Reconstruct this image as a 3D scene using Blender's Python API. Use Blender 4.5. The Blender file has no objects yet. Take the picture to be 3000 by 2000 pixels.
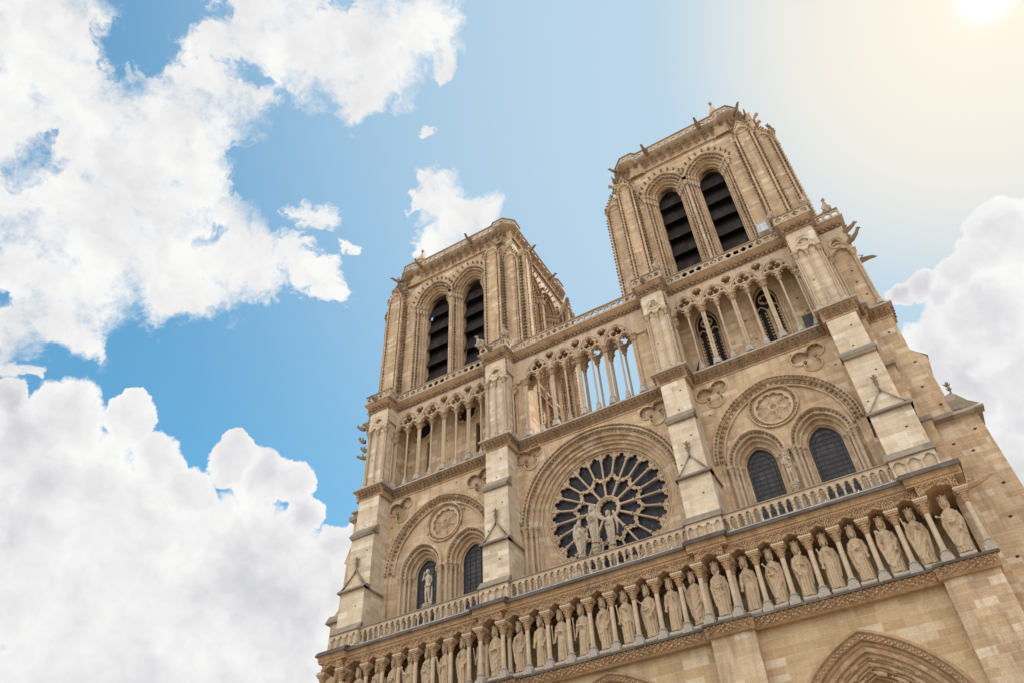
import bpy, math, random
from mathutils import Vector, Matrix
from mathutils.geometry import tessellate_polygon
R = math.radians
PI = math.pi
sin, cos = math.sin, math.cos
rnd = random.Random(7)
scn = bpy.context.scene
COL = scn.collection

# ------------------------------------------------------------------ mesh builder
class MB:
    def __init__(s, xf=None):
        s.v = []; s.f = []; s.m = []; s.xf = xf; s.mi = 0
    def add(s, vs, fs):
        b = len(s.v)
        if s.xf: vs = [s.xf(p) for p in vs]
        s.v += [tuple(p) for p in vs]
        s.f += [tuple(b+i for i in f) for f in fs]
        s.m += [s.mi]*len(fs)
    def box(s, x0, x1, y0, y1, z0, z1):
        s.add([(x0,y0,z0),(x1,y0,z0),(x1,y1,z0),(x0,y1,z0),(x0,y0,z1),(x1,y0,z1),(x1,y1,z1),(x0,y1,z1)],
              [(0,3,2,1),(4,5,6,7),(0,1,5,4),(1,2,6,5),(2,3,7,6),(3,0,4,7)])
    def prism(s, pts, x0, x1):
        """profile (y,z) polygon extruded along x"""
        n = len(pts)
        vs = [(x0,y,z) for y,z in pts]+[(x1,y,z) for y,z in pts]
        s.add(vs, [tuple(range(n))[::-1], tuple(range(n,2*n))]+[(i,(i+1)%n,(i+1)%n+n,i+n) for i in range(n)])
    def strip(s, la, lb, closed=True):
        n = len(la); b = list(la)+list(lb)
        s.add(b, [(i,(i+1)%n,(i+1)%n+n,i+n) for i in range(n if closed else n-1)])
    def face(s, outer, holes, y, flip=False):
        """flat face in the plane y with holes; loops are (x,z)"""
        loops = [[Vector((p[0],p[1],0)) for p in l] for l in [outer]+list(holes)]
        tris = tessellate_polygon(loops)
        vs = [(p[0],y,p[1]) for l in [outer]+list(holes) for p in l]
        fs = []
        for t in tris:
            a,b,c = (vs[i] for i in t)
            cr = (b[0]-a[0])*(c[2]-a[2])-(b[2]-a[2])*(c[0]-a[0])
            if abs(cr) < 1e-9: continue
            if (cr > 0) == flip: t = t[::-1]
            fs.append(tuple(t))
        s.add(vs, fs)
    def plate(s, outer, holes, y0, y1):
        s.face(outer, holes, y0); s.face(outer, holes, y1, True)
        for l in [outer]+list(holes):
            s.strip([(p[0],y0,p[1]) for p in l], [(p[0],y1,p[1]) for p in l])
    def wall(s, outer, holes, y, depth=.3, back=True):
        """wall face whose holes get reveals and a back"""
        s.face(outer, holes, y)
        for l in holes:
            s.strip([(p[0],y,p[1]) for p in l], [(p[0],y+depth,p[1]) for p in l])
            if back: s.face(l, [], y+depth)
    def lathe(s, x, y, prof, seg=10):
        vs = []; fs = []; n = len(prof)
        for r, z in prof:
            for k in range(seg):
                a = 2*PI*k/seg; vs.append((x+r*cos(a), y+r*sin(a), z))
        for i in range(n-1):
            for k in range(seg):
                k2 = (k+1)%seg
                fs.append((i*seg+k, i*seg+k2, (i+1)*seg+k2, (i+1)*seg+k))
        fs.append(tuple(range(seg))[::-1]); fs.append(tuple((n-1)*seg+k for k in range(seg)))
        s.add(vs, fs)
    def tube(s, pts, r, seg=6, closed=False, ends=True):
        pts = [Vector(p) for p in pts]; n = len(pts)
        if isinstance(r, (int,float)): r = [r]*n
        vs = []; fs = []; up = None
        for i in range(n):
            if closed: d = pts[(i+1)%n]-pts[i-1]
            else: d = pts[min(i+1,n-1)]-pts[max(i-1,0)]
            if d.length < 1e-9: d = Vector((0,0,1))
            d.normalize()
            if up is None:
                up = Vector((0,1,0)) if abs(d.y) < .9 else Vector((1,0,0))
            a = d.cross(up)
            if a.length < 1e-6: a = d.orthogonal()
            a.normalize(); up2 = a.cross(d).normalized(); up = up2
            for k in range(seg):
                t = 2*PI*k/seg
                vs.append(tuple(pts[i]+(a*cos(t)+up2*sin(t))*r[i]))
        for i in range(n if closed else n-1):
            j = (i+1)%n
            for k in range(seg):
                k2 = (k+1)%seg
                fs.append((i*seg+k, i*seg+k2, j*seg+k2, j*seg+k))
        if not closed and ends:
            fs.append(tuple(range(seg))[::-1]); fs.append(tuple((n-1)*seg+k for k in range(seg)))
        s.add(vs, fs)
    def ball(s, x, y, z, r, sx=1, sy=1, sz=1):
        g = (1+5**.5)/2; q = r/math.sqrt(1+g*g)
        P = [(-1,g,0),(1,g,0),(-1,-g,0),(1,-g,0),(0,-1,g),(0,1,g),(0,-1,-g),(0,1,-g),(g,0,-1),(g,0,1),(-g,0,-1),(-g,0,1)]
        F = [(0,11,5),(0,5,1),(0,1,7),(0,7,10),(0,10,11),(1,5,9),(5,11,4),(11,10,2),(10,7,6),(7,1,8),(3,9,4),(3,4,2),(3,2,6),(3,6,8),(3,8,9),(4,9,5),(2,4,11),(6,2,10),(8,6,7),(9,8,1)]
        s.add([(x+a*q*sx, y+b*q*sy, z+c*q*sz) for a,b,c in P], F)
    def ell(s, c, r, seg=14, rings=9):
        vs = []; fs = []
        for i in range(rings+1):
            t = PI*i/rings
            for k in range(seg):
                a = 2*PI*k/seg
                vs.append((c[0]+r[0]*sin(t)*cos(a), c[1]+r[1]*sin(t)*sin(a), c[2]+r[2]*cos(t)))
        for i in range(rings):
            for k in range(seg):
                k2 = (k+1)%seg
                fs.append((i*seg+k, (i+1)*seg+k, (i+1)*seg+k2, i*seg+k2))
        s.add(vs, fs)
    def loft(s, rings):
        n = len(rings[0]); vs = [p for r in rings for p in r]; fs = []
        for i in range(len(rings)-1):
            for k in range(n):
                k2 = (k+1)%n
                fs.append((i*n+k, i*n+k2, (i+1)*n+k2, (i+1)*n+k))
        fs.append(tuple(range(n))[::-1]); fs.append(tuple((len(rings)-1)*n+k for k in range(n)))
        s.add(vs, fs)
    def mesh(s, name, mats, smooth=35):
        me = bpy.data.meshes.new(name)
        me.from_pydata(s.v, [], s.f)
        if not isinstance(mats, (list,tuple)): mats = [mats]
        for m in mats: me.materials.append(m)
        if len(mats) > 1: me.polygons.foreach_set('material_index', s.m)
        me.validate(); me.update()
        if smooth:
            me.polygons.foreach_set('use_smooth', [True]*len(me.polygons))
            me.set_sharp_from_angle(angle=R(smooth))
        return me
    def build(s, name, mats, parent=None, smooth=35):
        o = bpy.data.objects.new(name, s.mesh(name, mats, smooth)); COL.objects.link(o)
        if parent: o.parent = parent
        return o
def inst(o, name, parent, loc=(0,0,0), rz=0, sc=None):
    c = bpy.data.objects.new(name, o.data); COL.objects.link(c); c.parent = parent
    c.location = loc; c.rotation_euler = (0,0,rz)
    if sc: c.scale = sc
    return c
def empty(name, loc=(0,0,0), parent=None):
    o = bpy.data.objects.new(name, None); COL.objects.link(o); o.location = loc; o.empty_display_size = .3
    if parent: o.parent = parent
    return o
def tag(o, label, cat, group=None):
    o['label'] = label; o['category'] = cat
    if group: o['group'] = group
    return o

# ------------------------------------------------------------------ materials
def nm(name):
    m = bpy.data.materials.new(name); m.use_nodes = True
    nt = m.node_tree; b = nt.nodes['Principled BSDF']
    return m, nt, b
def node(nt, typ, ins=None, **kw):
    n = nt.nodes.new(typ)
    for k, v in kw.items(): setattr(n, k, v)
    for k, v in (ins or {}).items():
        if isinstance(v, bpy.types.NodeSocket): nt.links.new(v, n.inputs[k])
        else: n.inputs[k].default_value = v
    return n
def mixc(nt, fac, a, b, mode='MIX'):
    n = nt.nodes.new('ShaderNodeMix'); n.data_type = 'RGBA'; n.blend_type = mode
    for s, v in ((n.inputs[0],fac),(n.inputs[6],a),(n.inputs[7],b)):
        if isinstance(v, bpy.types.NodeSocket): nt.links.new(v, s)
        elif isinstance(v,(int,float)): s.default_value = v
        else: s.default_value = (*v,1)
    return n.outputs[2]
def mth(nt, op, a, b=0, clamp=False, c=None):
    n = nt.nodes.new('ShaderNodeMath'); n.operation = op; n.use_clamp = clamp
    for i, v in enumerate((a,b) if c is None else (a,b,c)):
        if isinstance(v, bpy.types.NodeSocket): nt.links.new(v, n.inputs[i])
        else: n.inputs[i].default_value = v
    return n.outputs[0]
def ramp(nt, f, stops):
    n = nt.nodes.new('ShaderNodeValToRGB'); nt.links.new(f, n.inputs[0])
    e = n.color_ramp.elements
    while len(e) < len(stops): e.new(.5)
    for el, (p, c) in zip(e, stops):
        el.position = p; el.color = (c,c,c,1) if isinstance(c,(int,float)) else (*c,1)
    return n.outputs[0]

def stone(name, c1, c2, c3, block=(.95,.36), brick=True, stain=.55, bump=.35, mortar=.018, mcol=None, offs=0):
    m, nt, b = nm(name)
    tc = node(nt, 'ShaderNodeTexCoord'); P = tc.outputs['Object']
    sx = node(nt, 'ShaderNodeSeparateXYZ', {0:P})
    big = node(nt, 'ShaderNodeTexNoise', {'Vector':P,'Scale':.55,'Detail':5.0,'Roughness':.6})
    med = node(nt, 'ShaderNodeTexNoise', {'Vector':P,'Scale':3.5,'Detail':6.0,'Roughness':.65})
    fine = node(nt, 'ShaderNodeTexNoise', {'Vector':P,'Scale':22.0,'Detail':4.0,'Roughness':.7})
    if brick:
        g = node(nt, 'ShaderNodeNewGeometry'); sn = node(nt, 'ShaderNodeSeparateXYZ', {0:g.outputs['True Normal']})
        side = mth(nt, 'GREATER_THAN', mth(nt,'ABSOLUTE',sn.outputs[0]), mth(nt,'ABSOLUTE',sn.outputs[1]))
        mu = node(nt, 'ShaderNodeMix', {0:side, 2:sx.outputs[0], 3:sx.outputs[1]})
        wob = mth(nt,'MULTIPLY', mth(nt,'SUBTRACT', med.outputs[0], .5), .05)
        u = mth(nt,'ADD', mu.outputs[0], wob)
        # courses of unequal height
        zz = mth(nt,'ADD', sx.outputs[2], mth(nt,'MULTIPLY', mth(nt,'SINE', mth(nt,'MULTIPLY',sx.outputs[2],2.1)), .09))
        zz = mth(nt,'ADD', zz, mth(nt,'MULTIPLY', wob, .35))
        cv = node(nt, 'ShaderNodeCombineXYZ', {0:mth(nt,'ADD',u,offs),1:zz})
        br = node(nt, 'ShaderNodeTexBrick', {'Vector':cv.outputs[0],'Color1':(0,0,0,1),'Color2':(1,1,1,1),'Mortar':(.5,.5,.5,1),
                 'Scale':1.0,'Mortar Size':mortar,'Mortar Smooth':.25,'Bias':0.0,'Brick Width':block[0],'Row Height':block[1]}, offset=.43, squash=1.35, squash_frequency=3)
        rv = node(nt, 'ShaderNodeSeparateColor', {0:br.outputs[0]}).outputs[0]
        wn = mth(nt,'FRACT', mth(nt,'MULTIPLY', rv, 7.31))
        col = mixc(nt, ramp(nt, rv, [(.1,0),(.55,.5),(.95,1)]), c1, c2)
        col = mixc(nt, ramp(nt, wn, [(.78,0),(.9,1)]), col, c3)
        mc = mcol or tuple(min(1,x*1.12) for x in c3)
        col = mixc(nt, mth(nt,'MULTIPLY',br.outputs[1],mth(nt,'MULTIPLY',big.outputs[0],.62)), col, mc)
        hgt = mth(nt,'SUBTRACT', 1, br.outputs[1])
    else:
        col = mixc(nt, ramp(nt, med.outputs[0], [(.3,0),(.7,1)]), c1, c2)
        hgt = None
    # weather stains in patches of their own, rain streaks drawn out downwards
    lay = node(nt, 'ShaderNodeVectorMath', {0:P,1:(.9,.9,6.5)}, operation='MULTIPLY')
    ln = node(nt, 'ShaderNodeTexNoise', {'Vector':lay.outputs[0],'Scale':1.0,'Detail':5.0,'Roughness':.6})
    col = mixc(nt, .6, col, ramp(nt, ln.outputs[0], [(.3,.8),(.65,1.08)]), 'MULTIPLY')
    sv = node(nt, 'ShaderNodeVectorMath', {0:P,1:(2.2,2.2,.28)}, operation='MULTIPLY')
    st = node(nt, 'ShaderNodeTexNoise', {'Vector':sv.outputs[0],'Scale':1.0,'Detail':6.0,'Roughness':.62})
    f1 = ramp(nt, st.outputs[0], [(.46,0),(.72,1)])
    col = mixc(nt, mth(nt,'MULTIPLY',f1,stain), col, tuple(x*.52 for x in c1))
    f2 = ramp(nt, big.outputs[0], [(.42,0),(.62,1)])
    col = mixc(nt, mth(nt,'MULTIPLY',f2,.3), col, (c3[0]*1.02,c3[1]*.9,c3[2]*.74))
    f3 = ramp(nt, fine.outputs[0], [(.34,.58 if not brick else .68),(.6,1.08)])
    col = mixc(nt, .7, col, f3, 'MULTIPLY')
    col = mixc(nt, 1., col, (1.03,.965,.93), 'MULTIPLY')
    nt.links.new(col, b.inputs['Base Color'])
    b.inputs['Roughness'].default_value = .9
    b.inputs['Specular IOR Level'].default_value = .2
    h = mth(nt,'ADD', mth(nt,'MULTIPLY',fine.outputs[0],.5), mth(nt,'MULTIPLY',med.outputs[0],.8))
    if hgt is not None: h = mth(nt,'ADD',h, mth(nt,'MULTIPLY',hgt,.6))
    bp = node(nt, 'ShaderNodeBump', {'Height':h,'Strength':bump,'Distance':.05})
    nt.links.new(bp.outputs[0], b.inputs['Normal'])
    return m
M = {}
M['wall']   = stone('limestone_ashlar', (.42,.285,.175), (.52,.38,.25), (.61,.49,.365), stain=.75)
M['pale']   = stone('pale_ashlar', (.51,.39,.275), (.62,.51,.39), (.70,.61,.50), offs=.3, stain=.4)
M['ochre']  = stone('ochre_ashlar', (.40,.265,.15), (.50,.36,.22), (.56,.45,.32), block=(1.05,.42), offs=.7, stain=.35)
M['carve']  = stone('carved_limestone', (.38,.255,.155), (.54,.385,.25), (.5,.4,.3), brick=False, stain=.75, bump=.6)
M['warm']   = stone('carved_ochre_bounce', (.34,.205,.115), (.48,.32,.19), (.5,.36,.24), brick=False, stain=.6, bump=.6)  # ochre patina, with warm light bounced from below worked into the colour
M['column'] = stone('column_stone', (.46,.34,.235), (.56,.44,.32), (.5,.4,.3), brick=False, stain=.6)
M['statue'] = stone('statue_stone', (.44,.315,.20), (.57,.435,.30), (.55,.42,.3), brick=False, stain=.45, bump=.3)
M['oldstatue'] = stone('weathered_statue_stone', (.40,.32,.24), (.58,.48,.375), (.5,.4,.3), brick=False, stain=.9, bump=.5)
M['slate']  = stone('dark_slab', (.075,.062,.053), (.125,.105,.088), (.16,.135,.115), block=(1.3,.5), stain=.5)
M['lead']   = stone('weathered_coping', (.21,.17,.135), (.32,.265,.21), (.37,.31,.25), block=(1.1,.5), stain=.5)
M['base']   = stone('grey_base_stone', (.34,.29,.245), (.50,.435,.365), (.4,.36,.33), brick=False, stain=.5)
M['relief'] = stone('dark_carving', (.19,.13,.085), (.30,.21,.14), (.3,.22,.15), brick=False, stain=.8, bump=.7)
def simple(name, col, rough=.5, metal=0):
    m, nt, b = nm(name)
    tc = node(nt,'ShaderNodeTexCoord'); n = node(nt,'ShaderNodeTexNoise',{'Vector':tc.outputs['Object'],'Scale':3.0,'Detail':5.0})
    c = mixc(nt, n.outputs[0], tuple(x*.7 for x in col), tuple(min(1,x*1.3) for x in col))
    nt.links.new(c, b.inputs['Base Color']); b.inputs['Roughness'].default_value = rough; b.inputs['Metallic'].default_value = metal
    return m
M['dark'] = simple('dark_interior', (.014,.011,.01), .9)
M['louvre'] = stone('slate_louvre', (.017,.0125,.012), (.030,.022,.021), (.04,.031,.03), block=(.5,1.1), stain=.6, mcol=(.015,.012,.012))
M['iron'] = simple('iron_bar', (.03,.022,.02), .6)
M['wire'] = simple('galvanised_wire', (.3,.3,.31), .4, .8)
M['pipe'] = simple('pale_pipe', (.72,.66,.58), .5)
def glass(name, cols, scale, lead):
    m, nt, b = nm(name)
    tc = node(nt,'ShaderNodeTexCoord')
    vo = node(nt,'ShaderNodeTexVoronoi',{'Vector':tc.outputs['Object'],'Scale':scale})
    ve = node(nt,'ShaderNodeTexVoronoi',{'Vector':tc.outputs['Object'],'Scale':scale}, feature='DISTANCE_TO_EDGE')
    v = node(nt,'ShaderNodeSeparateColor',{0:vo.outputs['Color']})
    c = mixc(nt, v.outputs[0], cols[0], cols[1])
    c = mixc(nt, ramp(nt, v.outputs[1],[(.8,0),(.95,1)]), c, cols[2])
    c = mixc(nt, ramp(nt, ve.outputs['Distance'],[(lead*.5,0),(lead,1)]), (.012,.01,.01), c)
    nt.links.new(c, b.inputs['Base Color']); b.inputs['Roughness'].default_value = .5; b.inputs['Specular IOR Level'].default_value = .22
    n = node(nt,'ShaderNodeTexNoise',{'Vector':tc.outputs['Object'],'Scale':5.0,'Detail':3.0})
    bp = node(nt,'ShaderNodeBump',{'Height':n.outputs[0],'Strength':.5,'Distance':.05})
    nt.links.new(bp.outputs[0], b.inputs['Normal'])
    return m
M['roseglass'] = glass('rose_glass', ((.008,.006,.008),(.024,.014,.018),(.05,.04,.045)), 7.0, .03)
M['glass'] = glass('window_glass', ((.045,.036,.04),(.065,.053,.058),(.085,.072,.076)), 2.2, .01)

# ------------------------------------------------------------------ 2D outlines (x,z)
def arch(cx, hw, zs, z0, c=0., n=10):
    """closed outline: jambs and a round (c=0) or pointed (c>0) head"""
    Rr = hw+c; f1 = math.acos(max(-1,min(1,-c/Rr)))
    L = [(cx+c+Rr*cos(PI+(f1-PI)*i/n), zs+Rr*sin(PI+(f1-PI)*i/n)) for i in range(n+1)]
    Rt = [(2*cx-x, z) for x, z in L[-2::-1]]
    return [(cx-hw,z0)]+L+Rt+[(cx+hw,z0)]
def archtop(cx, hw, zs, c=0., n=10):
    return arch(cx,hw,zs,0,c,n)[1:-1]
def circle(cx, cz, r, n=40, a0=0):
    return [(cx+r*cos(a0+2*PI*i/n), cz+r*sin(a0+2*PI*i/n)) for i in range(n)]
def foil(cx, cz, circs, n=40, a0=0, a1=2*PI, open_=False):
    """outer boundary of overlapping circles seen from (cx,cz)"""
    out = []
    m = n+1 if open_ else n
    for i in range(m):
        a = a0+(a1-a0)*i/n; dx, dz = cos(a), sin(a); best = .02
        for x, z, r in circs:
            ex, ez = cx-x, cz-z; b = ex*dx+ez*dz; c = ex*ex+ez*ez-r*r; d = b*b-c
            if d >= 0: best = max(best, -b+math.sqrt(d))
        out.append((cx+dx*best, cz+dz*best))
    return out
def multifoil(cx, cz, R0, k, r, n=40, a0=PI/2):
    return foil(cx, cz, [(cx+R0*cos(a0+2*PI*i/k), cz+R0*sin(a0+2*PI*i/k), r) for i in range(k)], n)
def p3(l, y): return [(x,y,z) for x, z in l]
def along(pts, step):
    """points every step metres along a polyline of (x,z), with the direction"""
    out = []; acc = step/2
    for a, b in zip(pts, pts[1:]):
        d = math.hypot(b[0]-a[0], b[1]-a[1])
        while acc <= d and d > 0:
            t = acc/d; out.append((a[0]+(b[0]-a[0])*t, a[1]+(b[1]-a[1])*t, math.atan2(b[1]-a[1], b[0]-a[0]))); acc += step
        acc -= d
    return out

# ------------------------------------------------------------------ ornament
def knobs(mb, pts, y, r, step, jit=.25):
    for x, z, a in along(pts, step):
        q = r*(1+rnd.uniform(-jit,jit))
        mb.ball(x+rnd.uniform(-.1,.1)*r, y, z+rnd.uniform(-.1,.1)*r, q, 1.15, .9, 1)
def crocket_line(mb, x, y, z0, z1, step, r=.07, dx=0, dy=-1):
    z = z0+step/2
    while z < z1:
        s = r*rnd.uniform(.8,1.2)
        mb.ball(x+dx*r*.6, y+dy*r*.6, z, s, 1.1,1.1,.8); mb.ball(x+dx*r*1.3, y+dy*r*1.3, z+r*.75, s*.6)
        z += step
def leaf_frieze(mb, x0, x1, y, z0, z1, proj, step=.34, sides=(0,0), depth=1.5):
    """cavetto with a row of curled leaves under a slab; optional returns along the depth"""
    def run(n, P):
        for i in range(n):
            t = (i+.5)/n
            a = P(t); q = rnd.uniform(.85,1.15)
            h = z1-z0
            pts = [(a[0],a[1],z0+.08*h),(a[0]+a[2]*proj*.25,a[1]+a[3]*proj*.25,z0+.45*h),(a[0]+a[2]*proj*.75,a[1]+a[3]*proj*.75,z0+.8*h)]
            mb.tube(pts, [.05*q,.055*q,.075*q], 5)
            mb.ball(a[0]+a[2]*proj*.95, a[1]+a[3]*proj*.95, z0+.78*h, .085*q, 1.2,1,.9)
            tt = (i+1)/n; b = P(min(tt,1))
            mb.ball(b[0]+b[2]*proj*.22, b[1]+b[3]*proj*.22, z0+.2*h, .07*q, 1,1,1.1)
            mb.ball(b[0]+b[2]*proj*.4, b[1]+b[3]*proj*.4, z0+.5*h, .06*q, 1,1,1.5)
    n = max(2, round((x1-x0)/step)); run(n, lambda t: (x0+(x1-x0)*t, y, 0, -1))
    for s, x in ((0,x0),(1,x1)):
        if sides[s]:
            n = max(1, round(depth/step)); sg = -1 if s == 0 else 1
            run(n, lambda t: (x, y+depth*t, sg, 0))
def vine(mb, x0, x1, y, z0, z1, step=.2, proj=.05, side=None):
    """running foliage: two interlaced rows of lumps and curls"""
    n = max(1, int((x1-x0)/step)); h = z1-z0
    for i in range(n):
        x = x0+(i+.5)*(x1-x0)/n; zc = z0+h*(.5+.22*(1 if i%2 else -1))
        P = (lambda a: (a, y-proj)) if side is None else (lambda a: (side, a))
        X, Yv = P(x)
        mb.ball(X, Yv, zc, h*.27*rnd.uniform(.8,1.2), 1.1,.8,1)
        X, Yv = P(x+step*.45)
        mb.ball(X, Yv, z0+h*(.5-.25*(1 if i%2 else -1)), h*.17*rnd.uniform(.8,1.3))
CAPP = lambda r, z0, h: [(r*1.05,z0),(r*1.25,z0+.03*h),(r*1.02,z0+.08*h),(r*1.1,z0+.35*h),(r*1.55,z0+.72*h),(r*1.5,z0+.78*h)]
def capital(mb, x, y, z0, h, r, square=True):
    mb.lathe(x, y, CAPP(r,z0,h), 10)
    for k in range(8):
        a = 2*PI*k/8+PI/8
        mb.ball(x+r*1.55*cos(a), y+r*1.55*sin(a), z0+.62*h, r*.36, 1,1,1.2)
        mb.ball(x+r*1.25*cos(a+.39), y+r*1.25*sin(a+.39), z0+.33*h, r*.28, 1,1,1.3)
    w = r*1.75
    mb.box(x-w, x+w, y-w, y+w, z0+.76*h, z0+.87*h)
    w = r*1.95
    mb.box(x-w, x+w, y-w, y+w, z0+.87*h, z0+h)
def colbase(mb, x, y, z0, h, r):
    w = r*1.7
    vs = []
    mb.lathe(x, y, [(w*1.25,z0),(w*1.25,z0+.35*h),(w*1.05,z0+.45*h),(w*1.0,z0+.7*h),(r*1.15,z0+.78*h),(r*1.45,z0+.86*h),(r*1.4,z0+.93*h),(r*1.05,z0+h)], 8)
def shaft(mb, x, y, z0, z1, r, seg=10):
    mb.lathe(x, y, [(r*1.03,z0),(r,z0+.1),(r*.97,z1)], seg)

# ------------------------------------------------------------------ the cathedral
cath = tag(empty('cathedral'), 'pale limestone gothic cathedral with two square bell towers and a round rose window', 'cathedral')
# measured elevation (metres; camera side is -Y)
B = [(-20.6,-18.4),(-8.45,-6.45),(5.55,7.6),(16.92,19.12)]     # buttresses
BAYS = [(-18.4,-8.45),(-6.45,5.55),(7.6,16.92)]
ZL = 17.95     # floor of the kings' gallery
def rect(x0,x1,z0,z1): return [(x0,z0),(x1,z0),(x1,z1),(x0,z1)]
def putlogs(lst, w=.13, h=.12): return [rect(x-w/2,x+w/2,z-h/2,z+h/2) for x, z in lst]

# --- portal storey
def portal_storey():
    spec = [(-13.4,4.7,9.94,2.04),(-.73,5.6,10.15,1.6),(12.38,4.58,9.94,2.04)]
    # bay, arch centre, outer half width, springing, pointedness
    for (x0,x1),(cx,hw,zs,c) in zip(BAYS, spec):
        hole = arch(cx, hw, zs, .02, c, 14)
        m = MB(); m.face(rect(x0-.1,x1+.1,0,17.45), [hole], -1.7)
        m.build('portal_storey_wall', M['ochre'], cath)
        a = MB(); y = -1.7; prev = [(hole,y)]
        d = 0
        prof = [(0,0),(.10,.05),(.34,.12),(.36,.3),(.5,.3),(.56,.42),(.72,.46),(.74,.6),(.95,.66),(1.0,.9),(1.2,.95),(1.3,1.25),(1.5,1.3),(1.6,1.6),(1.8,1.7),(1.9,2.1)]
        loops = [(arch(cx, hw-d, zs, .02, c, 14), y+dy) for d, dy in prof]
        for (l0,y0),(l1,y1) in zip(loops, loops[1:]): a.strip(p3(l0,y0), p3(l1,y1), False)
        # tympanum
        a.face(arch(cx, hw-1.9, zs, .02, c, 14), [], .4)
        a.tube(p3(arch(cx,hw+.02,zs,0,c,14)[1:-1],-1.74), .09, 6)
        a.tube(p3(arch(cx,hw-.42,zs,0,c,14)[1:-1],-1.38), .05, 6)
        a.tube(p3(arch(cx,hw-.73,zs,0,c,14)[1:-1],-1.2), .07, 6)
        for q in (1.0,1.3,1.6): a.tube(p3(arch(cx,hw-q,zs,0,c,14)[1:-1],-1.75+q*.9), .06, 6)
        a.build('portal_arch', M['warm'], cath)
        f = MB()
        pts = archtop(cx,hw-.22,zs,c,30)
        for i,(x,z,an) in enumerate(along(pts,.13)):
            o = .05*(1 if i%2 else -1)
            f.ball(x-o*sin(an), -1.66, z+o*cos(an), .055*rnd.uniform(.8,1.3), 1.2,.8,1)
        f.build('archivolt_foliage', M['carve'], cath)
        # small carved figures on the voussoirs
        g = MB()
        for q, st in ((.64,1.15),(.9,.95),(1.16,1.0),(1.45,.95)):
            for x,z,an in along(archtop(cx,hw-q,zs,c,30), st):
                yy = -1.7+q*.85
                dx, dz = cos(an), sin(an)
                sg = 1 if x < cx else -1
                e0 = rnd.uniform(.8,1.2)
                g.tube([(x-sg*dx*.42,yy+.02,z-sg*dz*.42),(x-sg*dx*.2,yy-.02,z-sg*dz*.2),(x+sg*dx*.05,yy-.03,z+sg*dz*.05),(x+sg*dx*.2,yy,z+sg*dz*.2)],[.1*e0,.115*e0,.09,.05],7)
                g.ell((x+sg*dx*.27,yy-.03,z+sg*dz*.27), (.065,.065,.065), 8, 6)
                for q2 in (-1,1): g.tube([(x-dz*.09*q2,yy-.02,z+dx*.09*q2),(x-sg*dx*.16-dz*.13*q2,yy-.08,z-sg*dz*.16+dx*.13*q2)],[.04,.03],5)
        g.build('voussoir_carving', M['statue'], cath)
    for i,(x0,x1) in enumerate(B):
        m = MB(); x0 -= .1; x1 += .15
        m.wall(rect(x0,x1,0,17.45), [], -2.25)
        m.strip([(x0,-2.25,0),(x0,-2.25,17.45)], [(x0,-1.65,0),(x0,-1.65,17.45)], False)
        m.strip([(x1,-2.25,0),(x1,-2.25,17.45)], [(x1,.4,0),(x1,.4,17.45)], False)
        m.build('buttress_foot', M['wall'], cath)
    # floor cornice of the kings' gallery with two carved bands
    f = MB(); k = MB(); fl = MB()
    segs = []
    for i,(x0,x1) in enumerate(B):
        segs.append((x0-.25,x1+.25,-2.75,1))
    for x0,x1 in BAYS: segs.append((x0+.25,x1-.25,-2.4,0))
    for x0,x1,y,b in segs:
        ret = .35 if b else 0
        f.prism([(y+.08,17.9),(y+.14,17.72),(y+.2,17.66),(y+.26,17.42),(y+.34,17.32),(.4,17.32),(.4,17.9)], x0, x1)
        fl.prism([(y-.03,17.82),(y-.03,17.95),(y+.1,17.98),(.4,17.98),(.4,17.82)], x0-.03*b, x1+.03*b)
        vine(k, x0+.05, x1-.05, y+.12, 17.64, 17.84, .15, .06)
        vine(k, x0+.05, x1-.05, y+.22, 17.38, 17.62, .2, .08); vine(k, x0+.1, x1-.05, y+.2, 17.44, 17.66, .23, .1)
        if b:
            for xs in (x0,x1):
                for yy in [y+.3+.2*j for j in range(12 if xs > 18 else 2)]:
                    k.ball(xs,yy,17.78,.075); k.ball(xs,yy+.1,17.54,.07)
    f.build('gallery_floor_cornice', M['warm'], cath)
    k.build('cornice_foliage', M['relief'] if 0 else M['warm'], cath)
    fl.build('gallery_floor', M['slate'], cath)
portal_storey()

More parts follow.
